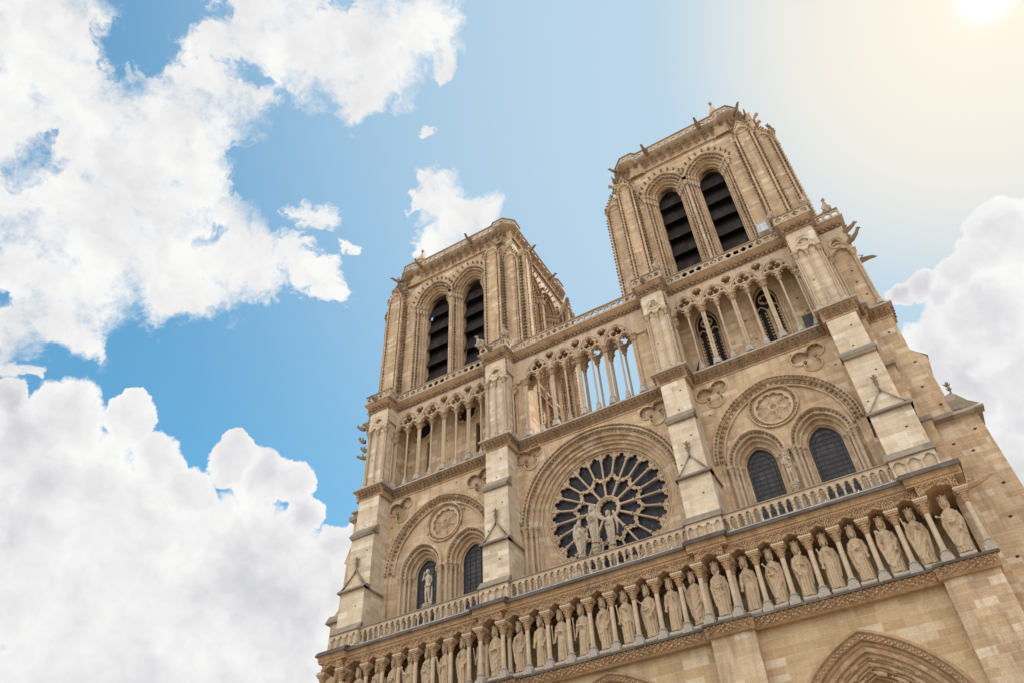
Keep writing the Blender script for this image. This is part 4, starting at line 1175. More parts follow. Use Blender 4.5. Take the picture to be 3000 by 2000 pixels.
def spire(tw, x, y, ztip, r=.6):
    m = MB(); m.lathe(x,y,[(r*.9,62.9),(r*.9,ztip-2.5),(r*1.05,ztip-2.45),(r,ztip-2.35),(.09,ztip-.7),(.09,ztip-.6)],12)
    m.build('stair_turret', M['wall'], tw)
    f = MB(); finial(f,x,y,ztip-.75,.85); f.build('finial', M['relief'], tw)
spire(tS,15.87,2.7,70.1); spire(tN,-18.85,2.7,69.9,.85)
def beasts():
    # gargoyles along the upper cornice at the corners
    L = [(20.6,.2,43.5,1,-.2,.95,.2),(20.5,.1,42.3,1,-.4,1.05,.5),(20.65,1.6,41.6,1,0,1.1,-.25),(-22.5,.6,44.5,-1,-.4,.75,.35),(-22.3,.6,43.0,-1,-.4,.6,.4),(-22.35,1.0,42.3,-1,-.3,.6,.3),(-22.3,.9,41.4,-1,-.5,.8,.1),(-19.5,-1.5,45.0,-.2,-1,.8,0),(-7.6,-1.5,45.0,-.15,-1,.8,0),(6.2,-1.5,45.0,.1,-1,.6,0),(19.78,-.6,22.3,1,-.1,1.3,.12),(18.6,-.9,44.2,.6,-.8,.6,.2)]
    for a in L:
        g = MB(); gargoyle(g,*a[:5],L=a[5],up=a[6]); g.build('gargoyle', M['carve'] if a[2] < 30 else M['relief'], cath)
beasts()
def flank():
    m = MB(); k = MB()
    for y in (2.7,3.5,4.3,6.2,8.0,9.8,11.4):
        shaft(m,-6.5,y,36,44,.12,8); capital(m,-6.5,y,41.6,.6,.14); crocket_line(k,-6.42,y+.25,36.4,43.6,.4,.12,1,0)
    for z in (38.4,40.2,43.9): m.box(-6.6,-6.3,2.3,12.2,z,z+.22); [k.ball(-6.28,2.5+.3*q,z-.08,.12) for q in range(32)]
    m.box(-6.7,-5.9,9.0,10.2,30,45); m.box(-6.7,-5.7,2.25,2.6,30,44.5)
    m.build('tower_flank_shafts', M['carve'], tN); k.build('flank_crockets', M['relief'], tN)
flank()
# nave roof and body far behind the west front
def body():
    m = MB(); m.box(-19.6,-6.6,2.4,12,0,44); m.box(5.7,19.6,2.4,12,0,44); m.box(-6.6,5.7,2.4,12,0,36);  m.box(-6.2,5.2,13,75,0,36); m.box(-19,17.5,12.4,60,0,30)
    m.build('nave_wall', M['wall'], cath)
    m = MB(); m.add([(-6.4,14,36),(5.4,14,36),(5.4,75,36),(-6.4,75,36),(-.5,14,43.5),(-.5,75,43.5)],[(0,1,4),(1,2,5,4),(3,0,4,5),(2,3,5)]); m.build('nave_roof', M['lead'], cath)
body()
# ------------------------------------------------------------------ statues
def fold(a, k, ph, sharp=1.0):
    s = abs(sin(k*a/2+ph)); return (1-s)**sharp
def arm_pts(sg, pose):
    sh = (sg*.265,-.0,2.28)
    if pose == 'down': return [sh,(sg*.37,.02,1.86),(sg*.36,-.18,1.42)]
    if pose == 'chest': return [sh,(sg*.385,-.08,1.82),(sg*.08,-.36,2.02)]
    if pose == 'waist': return [sh,(sg*.39,-.06,1.78),(sg*.06,-.37,1.66)]
    if pose == 'belly': return [sh,(sg*.385,-.06,1.8),(sg*-.02,-.35,1.8)]
    if pose == 'up': return [sh,(sg*.40,-.1,1.76),(sg*.40,-.38,2.14)]
    if pose == 'low': return [sh,(sg*.37,.0,1.86),(sg*.2,-.32,1.36)]
    if pose == 'out': return [sh,(sg*.42,-.06,1.84),(sg*.45,-.3,1.62)]
    return [sh,(sg*.43,.02,1.86),(sg*.41,-.14,1.42)]
def hand(m, w, e, sg):
    """palm, four curled fingers and a thumb at the wrist w, coming from the elbow e"""
    w = Vector(w); d = (w-Vector(e)).normalized(); up = Vector((0,-1,0))
    s = d.cross(up)
    if s.length < .1: s = Vector((0,0,1))
    s.normalize(); n = s.cross(d).normalized()
    c = w+d*.07
    m.tube([w,w+d*.05,w+d*.12],[.05,.066,.056],8)
    for i,(o,l) in enumerate(((-.048,.085),(-.016,.1),(.016,.095),(.048,.075))):
        b = w+d*.12+s*o
        m.tube([b,b+d*l*.55+n*.0,b+d*l*.8-n*.045,b+d*l*.5-n*.085],[.021,.02,.018,.015],6)
    b = w+d*.04-s*.055*sg
    m.tube([b,b+d*.05-s*.04*sg-n*.02,b+d*.1-s*.03*sg-n*.05],[.024,.021,.016],6)
    return c
def head(m, cx, y, z, turn=0, beard=True, hair=True, S=1.0):
    """face towards -y"""
    ct, st = cos(turn), sin(turn)
    P = lambda a,b,c: (cx+S*(a*ct-b*st), y+S*(a*st+b*ct), z+S*c)
    def e(c, r, s=12, g=8): m.ell(P(*c), tuple(S*q for q in r), s, g)
    e((0,0,.0),(.145,.165,.2),16,12)
    e((0,-.03,-.09),(.105,.13,.12))
    m.tube([P(0,-.15,.06),P(0,-.19,-.0),P(0,-.205,-.045),P(0,-.15,-.055)],[.018,.024,.032,.02],7)      # nose
    for s in (-1,1):
        m.tube([P(s*.03,-.165,.075),P(s*.07,-.158,.085),P(s*.11,-.12,.065)],[.016,.019,.014],6)        # brow
        e((s*.058,-.142,.032),(.026,.022,.017),8,6)                                                    # eye
        e((s*.075,-.11,-.04),(.05,.05,.05),8,6)                                                        # cheek
        e((s*.145,.01,.0),(.02,.035,.05),8,6)                                                          # ear
    e((0,-.155,-.095),(.042,.02,.012),8,6); e((0,-.15,-.118),(.036,.02,.013),8,6)                      # lips
    if beard:
        e((0,-.12,-.17),(.085,.075,.1)); e((0,-.13,-.25),(.055,.05,.07))
        for s in (-1,1): e((s*.08,-.08,-.12),(.045,.06,.09))
    else: e((0,-.12,-.155),(.045,.045,.04))
    if hair:
        e((0,.04,.03),(.175,.165,.2))
        for s in (-1,1):
            m.tube([P(s*.13,-.03,.1),P(s*.145,-.02,-.03),P(s*.14,.0,-.16),P(s*.13,.0,-.26)],[.045,.05,.05,.035],7)
    m.tube([(cx,y+.02,z-.12),(cx*.5,.02,z-.36)],[.085,.1],10)
def king_mesh(seed, aL, aR, beard, turn, sway, mant, cloak=1):
    r = random.Random(seed); m = MB(); N = 48
    ph = r.uniform(0,6); k1 = r.choice((9,10,11,12)); diag = r.choice((-1,1))*r.uniform(.8,1.5)
    prof = [(.16,.35,.26),(.3,.34,.255),(.6,.33,.245),(1.0,.315,.235),(1.35,.30,.22),(1.62,.26,.2),(1.75,.25,.195),(1.95,.262,.19),(2.15,.282,.195),(2.28,.285,.185),(2.38,.24,.16),(2.46,.15,.13),(2.52,.1,.1)]
    R_ = []
    nz = 46
    for i in range(nz+1):
        z = .16+(2.52-.16)*i/nz
        for a,b in zip(prof,prof[1:]):
            if a[0] <= z <= b[0]+1e-6:
                t = (z-a[0])/(b[0]-a[0]); t2 = t; rx = a[1]+(b[1]-a[1])*t2; ry = a[2]+(b[2]-a[2])*t2; break
        cxs = sway*sin((z-.1)*1.25)*.5
        ring = []
        for j in range(N):
            a = 2*PI*j/N
            front = max(0,-sin(a))
            amp = .38*max(0,min(1,(1.75-z)/.6))*(1-.35*(z < .35)) + .03
            f = fold(a+.12*sin(z*2),k1,ph,1.4)
            q = 1-amp*f
            # mantle edge running diagonally, with slanting folds above it
            edge = 1.05+mant*.55*cos(a+diag*.8)+.15*sin(a)
            if mant and z > edge:
                q = 1.12-.22*fold(a*1.0+z*diag*1.9,7,ph+1,1.1)*max(0,min(1,(2.3-z)/.3))
            if z > 1.75: q = max(q,1-.05*fold(a+z*2.5*diag,8,ph,1))
            ring.append((cxs+rx*q*cos(a), ry*q*sin(a), z))
        R_.append(ring)
    m.loft(R_)
    if cloak:
        Rk = []
        for i in range(24):
            z = .26+(2.40-.26)*i/23; t = i/23
            w = .37-.06*t if t < .8 else .32-(t-.8)*.7
            ring = []
            for j in range(N):
                a = 2*PI*j/N; q = 1-.16*fold(a,13,ph+z*.2,1.2)
                ring.append((sway*sin((z-.1)*1.25)*.5+w*q*cos(a), .09+.19*q*sin(a), z))
            Rk.append(ring)
        m.loft(Rk)
    # feet
    for s in (-1,1):
        m.ell((s*.15+.02,-.27,.1),(.085,.17,.065),10,7); m.ell((s*.15+.02,-.4,.085),(.07,.09,.045),8,6)
    hd = sway*sin(2.9)*.4
    hands = []
    for sg, ps in ((-1,aL),(1,aR)):
        p = arm_pts(sg,ps); p = [(x+sway*.3,y,z) for x,y,z in p]
        mid1 = tuple((a+b)/2 for a,b in zip(p[0],p[1])); mid2 = tuple((a+b)/2 for a,b in zip(p[1],p[2]))
        m.tube([p[0],mid1,p[1],mid2,p[2]],[.115,.105,.10,.085,.055],10)
        # sleeve hanging from the forearm
        if ps != 'down':
            m.tube([mid2,(mid2[0]+sg*.04,mid2[1]+.08,mid2[2]-.28),(mid2[0]+sg*.05,mid2[1]+.12,mid2[2]-.62)],[.1,.085,.03],8)
            m.tube([p[1],(p[1][0]-sg*.02,p[1][1]+.02,p[1][2]-.5),(p[1][0]-sg*.06,p[1][1]+.03,p[1][2]-1.1)],[.11,.075,.04],8)
        hands.append(hand(m,p[2],p[1],sg))
    # collar, belt
    m.tube([(sway*.3+.2*cos(2*PI*k/16),.01+.17*sin(2*PI*k/16),2.4+.04*sin(2*PI*k/16)) for k in range(16)],.035,6,True)
    if r.random() < .6: m.tube([(sway*.45+.272*cos(2*PI*k/16),.205*sin(2*PI*k/16),1.73) for k in range(16)],.026,6,True)
    head(m,hd,-.09,2.80,turn,beard,True,1.12)
    return m, hands, hd
def remesh(mb, name, mat, vox=.024, loc=(0,0,0)):
    o = mb.build(name, mat, None, 0)
    md = o.modifiers.new('r','REMESH'); md.mode = 'VOXEL'; md.voxel_size = vox
    sm = o.modifiers.new('s','SMOOTH'); sm.factor = .4; sm.iterations = 1
    dg = bpy.context.evaluated_depsgraph_get()
    me = bpy.data.meshes.new_from_object(o.evaluated_get(dg))
    o.modifiers.clear(); old = o.data; o.data = me; bpy.data.meshes.remove(old); me.name = name
    me.polygons.foreach_set('use_smooth',[True]*len(me.polygons))
    me.materials.clear(); me.materials.append(mat)
    o.location = loc
    return o
def crown(parent, x, y, z, r, h, n=8, mat=None):
    m = MB(); prof = [(r*.93,z),(r*1.02,z),(r*1.06,z+.03),(r*1.0,z+.045),(r*1.05,z+h*.66),(r*1.09,z+h*.7),(r*.95,z+h*.7),(r*.88,z+.02)]
    m.lathe(x,y,prof,20)
    for k in range(n):
        a = 2*PI*k/n-PI/2; t = 1.0 if k%2 == 0 else .6
        px, py = x+r*1.06*cos(a), y+r*1.06*sin(a)
        ox, oy = cos(a)*.014, sin(a)*.014
        m.tube([(px,py,z+h*.6),(px+ox*.6,py+oy*.6,z+h*.7+h*.2*t),(px+ox,py+oy,z+h*.7+h*.42*t)],[.032,.036,.015],6)
        if t == 1: 
            tx, ty = -sin(a)*.045, cos(a)*.045
            m.tube([(px+ox-tx,py+oy-ty,z+h*.95),(px+ox+tx,py+oy+ty,z+h*.95)],.02,5)
        m.ball(px,py,z+h*.2,.022)
    m.build('crown', mat or M['statue'], parent)
# image left arm, image right arm, bearded, sceptre (start, end) or None, head turn, mantle amount, label
D = 'down'; C_ = 'chest'; W = 'waist'; U = 'up'; L_ = 'low'; BL = 'belly'
KINGS = [
 (U,W,1,((-.42,-.42,1.7),(-.36,-.42,2.5)),.1,1,'crowned stone king at the far left end of the lower statue row'),
 (C_,D,1,None,.15,1,'stone king just right of the gallery\'s leftmost column pair, hand on his breast'),
 (BL,C_,1,None,0,1,'bearded stone king in a short cape pulled over both arms'),
 (W,BL,0,((-.45,-.3,1.3),(-.42,-.36,1.9)),0,1,'stone king with forearms crossed low, second right of the king in a short cape'),
 (U,BL,0,((-.5,-.4,2.2),(.1,-.42,1.6)),-.1,1,'stone king with short slanting sceptre, left neighbour of the one with a round belly cloth'),
 (W,C_,1,None,.2,1,'stone king wrapping a wide round fold of cloth over his belly'),
 (U,W,0,((-.46,-.42,2.3),(-.1,-.42,1.62)),0,0,'stone king with a long cord-like sceptre and a cloak trailing at his side'),
 (C_,L_,1,None,-.1,0,'slim stone king with one hand at his throat and the other low on his hip'),
 (D,C_,0,((-.44,-.34,2.1),(-.3,-.34,1.3)),.2,1,'stone king half hidden behind the double column at the second buttress from left'),
 (W,W,0,((-.5,-.2,2.1),(-.46,-.25,1.3)),.05,1,'stone king on the second buttress holding a hanging cloth in both hands'),
 (C_,L_,1,((.32,-.42,2.3),(.05,-.42,1.3)),.1,0,'stone king with a tall spiked crown just right of the second buttress'),
 (D,L_,1,((.3,-.36,2.4),(.02,-.4,1.45)),-.15,0,'smooth robed stone king with thin rod on his shoulder, second from the second buttress'),
 (D,BL,1,((-.46,-.3,2.2),(-.42,-.3,1.15)),.1,0,'stone king with very long staff, left neighbour of the king on a carved beast'),
 (D,BL,1,((-.4,-.36,2.3),(-.36,-.36,1.0)),.15,0,'stone king with a sheathed sword hanging down from his chest, standing on a carved beast'),
 (C_,L_,0,((.42,-.38,2.35),(.1,-.42,1.5)),-.2,1,'curly haired stone king with a sash-like sceptre over one shoulder and a torn hem'),
 (D,C_,0,((-.42,-.34,2.3),(-.32,-.38,1.2)),.1,1,'tall stone king with a club-headed sceptre and a cloak corner falling to his knee'),
 (W,L_,1,((-.5,-.36,2.3),(.24,-.46,1.55)),-.1,0,'stone king crossing a heavy sceptre over his body with both wrists together'),
 (D,C_,1,((.12,-.44,2.45),(.06,-.42,1.5)),-.05,0,'long bearded stone king grasping an upright sceptre to his breast'),
 (U,D,1,((-.42,-.42,2.42),(-.28,-.42,1.85)),-.3,1,'bearded stone king with a ball-topped sceptre, left neighbour of the third buttress'),
 (BL,W,0,((.16,-.46,2.4),(.1,-.44,1.35)),.1,1,'stone king on the third buttress holding a sceptre straight up beside his neck'),
 (D,C_,0,None,.05,0,'plain robed beardless stone king touching his cloak clasp, just right of the third buttress'),
 (W,C_,0,((-.34,-.42,2.3),(.1,-.46,1.6)),-.2,1,'stone king with thin slanting sceptre and a rolled cloak on his shoulder'),
 (L_,BL,1,((.12,-.46,2.35),(-.16,-.46,1.4)),-.1,0,'stone king with a flower-topped sceptre held in front of a round belly'),
 (D,C_,1,((-.42,-.34,2.2),(-.2,-.38,1.35)),0,0,'broad stone king in an unbroken bell-shaped robe'),
 (BL,D,1,None,.1,1,'stone king gathering his mantle at the waist so that it sweeps in diagonal folds'),
 (U,L_,0,((-.32,-.42,2.28),(.26,-.46,1.55)),-.05,1,'stone king crossing a smooth rod from shoulder to hip'),
 (U,C_,0,((-.5,-.44,2.5),(-.44,-.42,1.9)),.1,1,'stone king with an ochre stained mantle and raised fingers'),
 (W,L_,0,((-.55,-.36,2.1),(.2,-.46,1.6)),.05,1,'stone king at the right-hand end of the row, long cloak over one arm'),
]
def kings():
    for i,(aL,aR,beard,sc,turn,mant,label) in enumerate(KINGS):
        a, b = KX[i], KX[i+1]; x = (a+b)/2; y = -1.72 if not (i in KB and i+1 in KB) else -2.0
        r = random.Random(i*13+5)
        if i == 8: x += .12
        m, hands, hd = king_mesh(i*7+3,aL,aR,beard,turn,r.uniform(-.09,.09),mant*r.uniform(.7,1.1))
        wide = min(1.0,(b-a)/1.36)
        o = remesh(m,'king_statue',M['statue'],.022,(x,y,ZL+.3))
        o.scale = (wide*1.06,1,1.0); o.rotation_euler.z = r.uniform(-.12,.16)
        tag(o,label,'statue','row of stone kings in the arcaded gallery')
        crown(o,hd,-.06,2.88,.172,.27,10)
        if sc:
            s = MB(); s.tube([sc[0],sc[1]],[.03,.026],8)
            kind = i%3
            if kind == 0: s.ell(sc[0],(.06,.06,.07),10,8)
            elif kind == 1:
                for k in range(5): s.ball(sc[0][0]+.05*cos(k*1.26),sc[0][1],sc[0][2]+.05*sin(k*1.26),.04)
            else: s.tube([sc[0],(sc[0][0],sc[0][1],sc[0][2]+.12)],[.055,.02],8)
            s.build('sceptre',M['statue'],o)
        p = MB(); p.prism([(-.46,-.17),(-.48,-.12),(-.38,.05),(.3,.08),(.3,-.3),(-.40,-.3)],-.36,.36)
        p.build('plinth',M['base'],o)
kings()
def pedestal(parent, h, r=.3):
    m = MB(); m.lathe(0,0,[(r*.75,-h),(r*.72,-.75),(r*.8,-.7),(r*1.15,-.45),(r*1.2,-.35),(r*1.0,-.3),(r*1.25,-.1),(r*1.3,0)],8)
    for k in range(8):
        a = PI/4*k; m.ball(r*1.15*cos(a),r*1.15*sin(a),-.25,.09); m.ball(r*1.0*cos(a+.4),r*1.0*sin(a+.4),-.48,.08)
    m.build('pedestal',M['oldstatue'],parent)
def robed(seed, aL, aR, turn, loc, rz, scale, name, label, cat, wings=0, child=False, crowned=False):
    m, hands, hd = king_mesh(seed,aL,aR,False,turn,.05,1,0 if wings else 1)
    if child:
        m.ell((-.3,-.34,1.98),(.13,.12,.2),10,8); m.ell((-.3,-.38,2.26),(.1,.1,.12),10,8)
        m.tube([(-.3,-.4,2.08),(-.16,-.46,2.05)],[.04,.03],6)
        m.tube([(-.28,-.38,1.85),(-.2,-.45,1.65)],[.06,.04],6)
        m.tube([(-.16,.0,3.0),(-.2,.02,2.7),(-.26,.03,2.3)],[.12,.14,.12],8); m.tube([(.16,.0,3.0),(.2,.02,2.7),(.26,.03,2.3)],[.12,.14,.12],8)
    o = remesh(m,name,M['oldstatue'],.028,loc); o.rotation_euler.z = rz; o.scale = (scale*.82,scale,scale)
    tag(o,label,cat)
    if crowned: crown(o,hd,-.045,2.84,.17,.24,8,M['oldstatue'])
    else:
        h = MB(); 
        for k in range(40):
            a = r_h.uniform(0,2*PI); t = r_h.uniform(.1,1.5)
            h.ball(hd+.17*sin(t)*cos(a),-.01+.17*sin(t)*sin(a),2.82+.2*cos(t),.045)
        h.build('hair',M['oldstatue'],o)
    if wings:
        for sg in ((wings,) if wings in (-1,1) else (-1,1)):
            w = MB(); rings = []
            for i in range(15):
                t = i/14; z = 3.0-1.9*t; wd = .05+.15*abs(sin(PI*min(1,t*1.05+.1)))**.8*(1-t*.4); cx = sg*(.32+.2*sin(PI*t*.9)); 
                rings.append([(cx+wd*cos(a)*(1+.05*(k%2)),.22+.05*sin(a)+.1*t,z) for k,a in enumerate([2*PI*q/16 for q in range(16)])])
            w.loft(rings); w.build('wing',M['oldstatue'],o)
    pedestal(o,4.2 if wings or child else 2.6)
    return o
r_h = random.Random(3)
zt = 24.95
robed(101,'belly','chest',.2,(-.7,-1.05,25.18),0,.93,'madonna_statue','crowned stone mother carrying a child, tallest figure before the round window','statue',0,True,True)
robed(102,'waist','chest',-.4,(-1.72,-1.05,24.47),.25,.9,'angel_statue','winged stone angel bowing at the left of the crowned mother','statue',-1)
robed(103,'chest','belly',.5,(.41,-1.05,24.72),-.25,.86,'angel_statue','winged stone angel at the right of the crowned mother','statue',1)
def nude(seed, x, y, z, label, name, face_hand, sc, hair_long):
    m = MB(); N = 20
    def limb(p, r): m.tube(p, r, 12)
    # trunk in one loft, then limbs that taper and join it
    prof = [(1.45,.2,.14),(1.6,.215,.15),(1.75,.19,.135),(1.95,.185,.13),(2.15,.23,.15),(2.35,.25,.15),(2.46,.2,.12),(2.54,.08,.08)]
    m.loft([[(.02*sin(z_*2)+rx*cos(2*PI*k/N),ry*sin(2*PI*k/N)-.0,z_) for k in range(N)] for z_,rx,ry in prof])
    limb([(-.1,0,1.55),(-.12,-.04,1.15),(-.13,-.05,.82),(-.12,.0,.45),(-.13,.02,.1)],[.13,.12,.085,.085,.05])
    limb([(.11,0,1.55),(.13,-.02,1.15),(.15,-.06,.82),(.14,.02,.45),(.15,.04,.1)],[.13,.12,.085,.085,.05])
    for s in (-1,1): m.ell((s*.14,-.08,.05),(.06,.15,.05),10,6)
    if face_hand:
        a = [(-.25,0,2.38),(-.42,-.12,2.08),(-.2,-.26,2.52)]; b = [(.25,0,2.38),(.36,.02,2.0),(.3,-.12,1.62)]
    else:
        a = [(-.25,0,2.38),(-.36,.0,2.0),(-.08,-.26,1.75)]; b = [(.25,0,2.38),(.38,-.04,2.05),(.12,-.28,2.2)]
    for p,sg in ((a,-1),(b,1)):
        limb([p[0],tuple((u+v)/2 for u,v in zip(p[0],p[1])),p[1],tuple((u+v)/2 for u,v in zip(p[1],p[2])),p[2]],[.085,.075,.062,.06,.042])
        hand(m,p[2],p[1],sg)
    m.tube([(-.24,-.02,1.6),(0,-.16,1.5),(.24,-.02,1.6)],[.06,.1,.06],8)      # girdle of leaves
    for k in range(7): m.ball(-.18+.06*k,-.17,1.5+.03*sin(k*2),.06)
    m.tube([(.3,.1,.0),(.34,.12,.8),(.3,.14,1.5)],[.1,.08,.05],8)               # tree trunk behind
    head(m,-.02,-.04,2.76,.2,False,hair_long)
    o = remesh(m,name,M['oldstatue'],.022,(x,y,z)); o.scale = (sc,)*3; tag(o,label,'statue')
    h = MB()
    for k in range(60):
        a_ = r_h.uniform(0,2*PI); t = r_h.uniform(0,1.4)
        h.ball(-.02+.165*sin(t)*cos(a_),-.01+.16*sin(t)*sin(a_),2.78+.2*cos(t),.045)
    h.build('hair',M['oldstatue'],o); pedestal(o,2.8,.3)
nude(201,-13.58,-1.05,24.8,'unclothed stone man covering his face, before the leftmost round-headed window','nude_statue',True,.86,False)
nude(202,11.84,-.9,25.25,'unclothed stone figure against the pillar between the right-hand pair of round-headed windows','nude_statue',False,.73,True)

# stone beasts perched on the upper balustrade
def beast(x, y, z, rz, label, bird=False, s=1.0):
    m = MB()
    m.tube([(0,.1,0),(0,.05,.35),(0,-.05,.65),(0,-.14,.85)],[.24,.23,.16,.1],10)
    m.ell((0,-.2,.98),(.12,.15,.12),10,8); m.tube([(0,-.3,.96),(0,-.46,.9)],[.07,.03],7)
    for q in (-1,1):
        m.tube([(q*.17,0,.6),(q*.26,-.12,.32),(q*.17,-.24,.05)],[.08,.07,.05],7)
        m.tube([(q*.08,-.14,1.06),(q*.12,-.1,1.2)],[.035,.015],5)
        if bird: m.tube([(q*.14,.12,.75),(q*.3,.25,.5),(q*.18,.3,.05)],[.06,.14,.04],7)
        else: m.tube([(q*.2,.1,.1),(q*.26,-.1,.1)],[.13,.06],7)
    o = remesh(m,'chimera_statue',M['oldstatue'],.03,(x,y,z)); o.rotation_euler.z = rz; o.scale = (s,)*3
    tag(o,label,'statue')
beast(20.3,.1,45.98,.2,'hunched stone demon standing on the balustrade corner at the foot of the right tower',False,1.15)
beast(-22.0,.5,45.9,-.5,'stone beast on the outer left corner of the balustrade below the left tower',True,1.1)
beast(-8.75,-1.7,45.98,-.4,'winged stone beast on the balustrade left of the second buttress',True,1.0)
beast(-6.25,-1.7,45.98,.3,'stone bird on the balustrade at the right corner of the second buttress',True,.9)
beast(7.5,-1.6,45.98,.3,'dark stone beast on the balustrade at the left foot of the right tower',False,.95)
beast(16.6,-1.6,45.98,-.5,'horned stone beast on the balustrade below the right belfry opening',False,.85)
beast(19.15,-1.5,45.98,.5,'stone eagle with folded wings at the tower foot, right of the horned beast',True,.9)
# thin safety fence on the middle terrace
def fence():
    f = tag(empty('wire_fence',(0,0,0)),'thin wire safety fence on the terrace between the two towers','fence')
    w = MB(); x = -5.2
    for k in range(6): w.tube([(-5.4,1.6,46.6+.24*k),(5.2,1.6,46.6+.24*k)],.008,4)
    w.build('wires',M['wire'],f)
    p = MB()
    while x < 5.3: p.tube([(x,1.6,45.1),(x,1.6,47.85),(x+.25,1.75,47.2)],.014,4); p.tube([(x-.25,1.45,46.4),(x,1.6,47.85)],.01,4); x += .9
    p.build('posts',M['wire'],f)
fence()
b = MB(); b.box(-.38,.38,-.2,.2,0,.85); b.box(-.42,.42,-.24,.24,.85,.9)
o = b.build('utility_box',simple('grey_painted_metal',(.5,.5,.49),.5),None); o.location = (15.75,-.55,46.0)
tag(o,'grey metal utility box on the terrace between the belfry opening and the right corner','box')
d = MB()
for q in (-.22,.22): d.box(q-.14,q+.14,-.21,-.2,.1,.75)
d.build('door',simple('grey_metal_door',(.4,.4,.4),.5),o)
# ------------------------------------------------------------------ ground
gm, nt, b = nm('parvis_paving')
tc = node(nt,'ShaderNodeTexCoord')
br = node(nt,'ShaderNodeTexBrick',{'Vector':tc.outputs['Object'],'Color1':(.36,.30,.235,1),'Color2':(.44,.38,.31,1),'Mortar':(.3,.26,.22,1),'Scale':1.0,'Mortar Size':.01,'Brick Width':1.2,'Row Height':.6})
ns = node(nt,'ShaderNodeTexNoise',{'Vector':tc.outputs['Object'],'Scale':.4,'Detail':6.0})
nt.links.new(mixc(nt,.35,br.outputs[0],ns.outputs[0],'MULTIPLY'), b.inputs['Base Color']); b.inputs['Roughness'].default_value = .8
g = MB(); g.add([(-3000,-3000,0),(3000,-3000,0),(3000,3000,0),(-3000,3000,0)],[(0,1,2,3)])
go = g.build('ground',gm); go['kind'] = 'structure'

# ------------------------------------------------------------------ camera
CAM = Vector((15.7849527,-41.3465628,1.70000446)); yaw,pitch,rollc,F = -.49318296,.76497645,-.05598698,2220.66218
fw = Vector((sin(yaw)*cos(pitch),cos(yaw)*cos(pitch),sin(pitch))); rt = Vector((cos(yaw),-sin(yaw),0)); up = rt.cross(fw)
r2 = cos(rollc)*rt+sin(rollc)*up; u2 = -sin(rollc)*rt+cos(rollc)*up
cam = bpy.data.cameras.new('camera'); co = bpy.data.objects.new('camera',cam); COL.objects.link(co)
mw = Matrix(((r2.x,u2.x,-fw.x),(r2.y,u2.y,-fw.y),(r2.z,u2.z,-fw.z))).to_4x4(); mw.translation = CAM
co.matrix_world = mw; cam.sensor_width = 36; cam.lens = F/3000*36; cam.clip_end = 10000; cam.clip_start = .1
scn.camera = co
def pdir(px,py): return (fw+(px-1500)/F*r2-(py-1000)/F*u2).normalized()

# ------------------------------------------------------------------ sun and sky
SUN = pdir(2890,-15)
sl = bpy.data.lights.new('sun','SUN'); so = bpy.data.objects.new('sun',sl); COL.objects.link(so)
sl.energy = 5.0; sl.angle = R(.5); sl.color = (1,.93,.82); so.rotation_euler = SUN.to_track_quat('Z','Y').to_euler()
EXPO = .6
w = bpy.data.worlds.new('World'); scn.world = w; w.use_nodes = True; nt = w.node_tree; nt.nodes.clear()
out = node(nt,'ShaderNodeOutputWorld'); bg = node(nt,'ShaderNodeBackground')
nt.links.new(bg.outputs[0],out.inputs[0])
sky = node(nt,'ShaderNodeTexSky'); sky.sky_type = 'NISHITA'; sky.sun_disc = False
sky.sun_elevation = math.asin(SUN.z); sky.sun_rotation = math.atan2(SUN.x,SUN.y); sky.dust_density = .6; sky.air_density = 1.0; sky.ozone_density = 1.5
tc = node(nt,'ShaderNodeTexCoord'); D0 = tc.outputs['Generated']
def warp(v,sc,det,amp,rough=.6):
    n = node(nt,'ShaderNodeTexNoise',{'Vector':v,'Scale':sc,'Detail':det,'Roughness':rough})
    a = node(nt,'ShaderNodeVectorMath',{0:n.outputs['Color'],1:(.5,.5,.5)},operation='SUBTRACT')
    b_ = node(nt,'ShaderNodeVectorMath',{0:a.outputs[0],1:(amp,)*3,2:v},operation='MULTIPLY_ADD')
    return node(nt,'ShaderNodeVectorMath',{0:b_.outputs[0]},operation='NORMALIZE').outputs[0]
Dv = warp(warp(D0,6.,5.,.16,.6),30.,7.,.075,.7)
Dh = warp(warp(D0,9.,4.,.05,.55),28.,5.,.03,.6)
def vmul(v,s): return node(nt,'ShaderNodeVectorMath',{0:v,1:s},operation='MULTIPLY').outputs[0]
STR = .1
skyc = node(nt,'ShaderNodeVectorMath',{0:sky.outputs[0]},operation='SCALE'); skyc.inputs['Scale'].default_value = STR
n1 = node(nt,'ShaderNodeTexNoise',{'Vector':D0,'Scale':7.0,'Detail':9.0,'Roughness':.62,'Distortion':.15})
n2 = node(nt,'ShaderNodeTexNoise',{'Vector':D0,'Scale':24.0,'Detail':9.0,'Roughness':.68})
n3 = node(nt,'ShaderNodeTexNoise',{'Vector':D0,'Scale':3.0,'Detail':5.0,'Roughness':.55,'Distortion':.4})
def blobfield(bl,Dv):
    cur = None
    for x,y,r in bl:
        d = pdir(x,y); e = pdir(x+r,y); e2 = pdir(x,y+r); cr = (d.dot(e)+d.dot(e2))/2
        dt = node(nt,'ShaderNodeVectorMath',{0:Dv,1:tuple(d)},operation='DOT_PRODUCT').outputs['Value']
        s = mth(nt,'MULTIPLY_ADD',dt,1/(1-cr),c=-cr/(1-cr))
        cur = s if cur is None else mth(nt,'SMOOTH_MAX',cur,s,c=.12)
    return cur
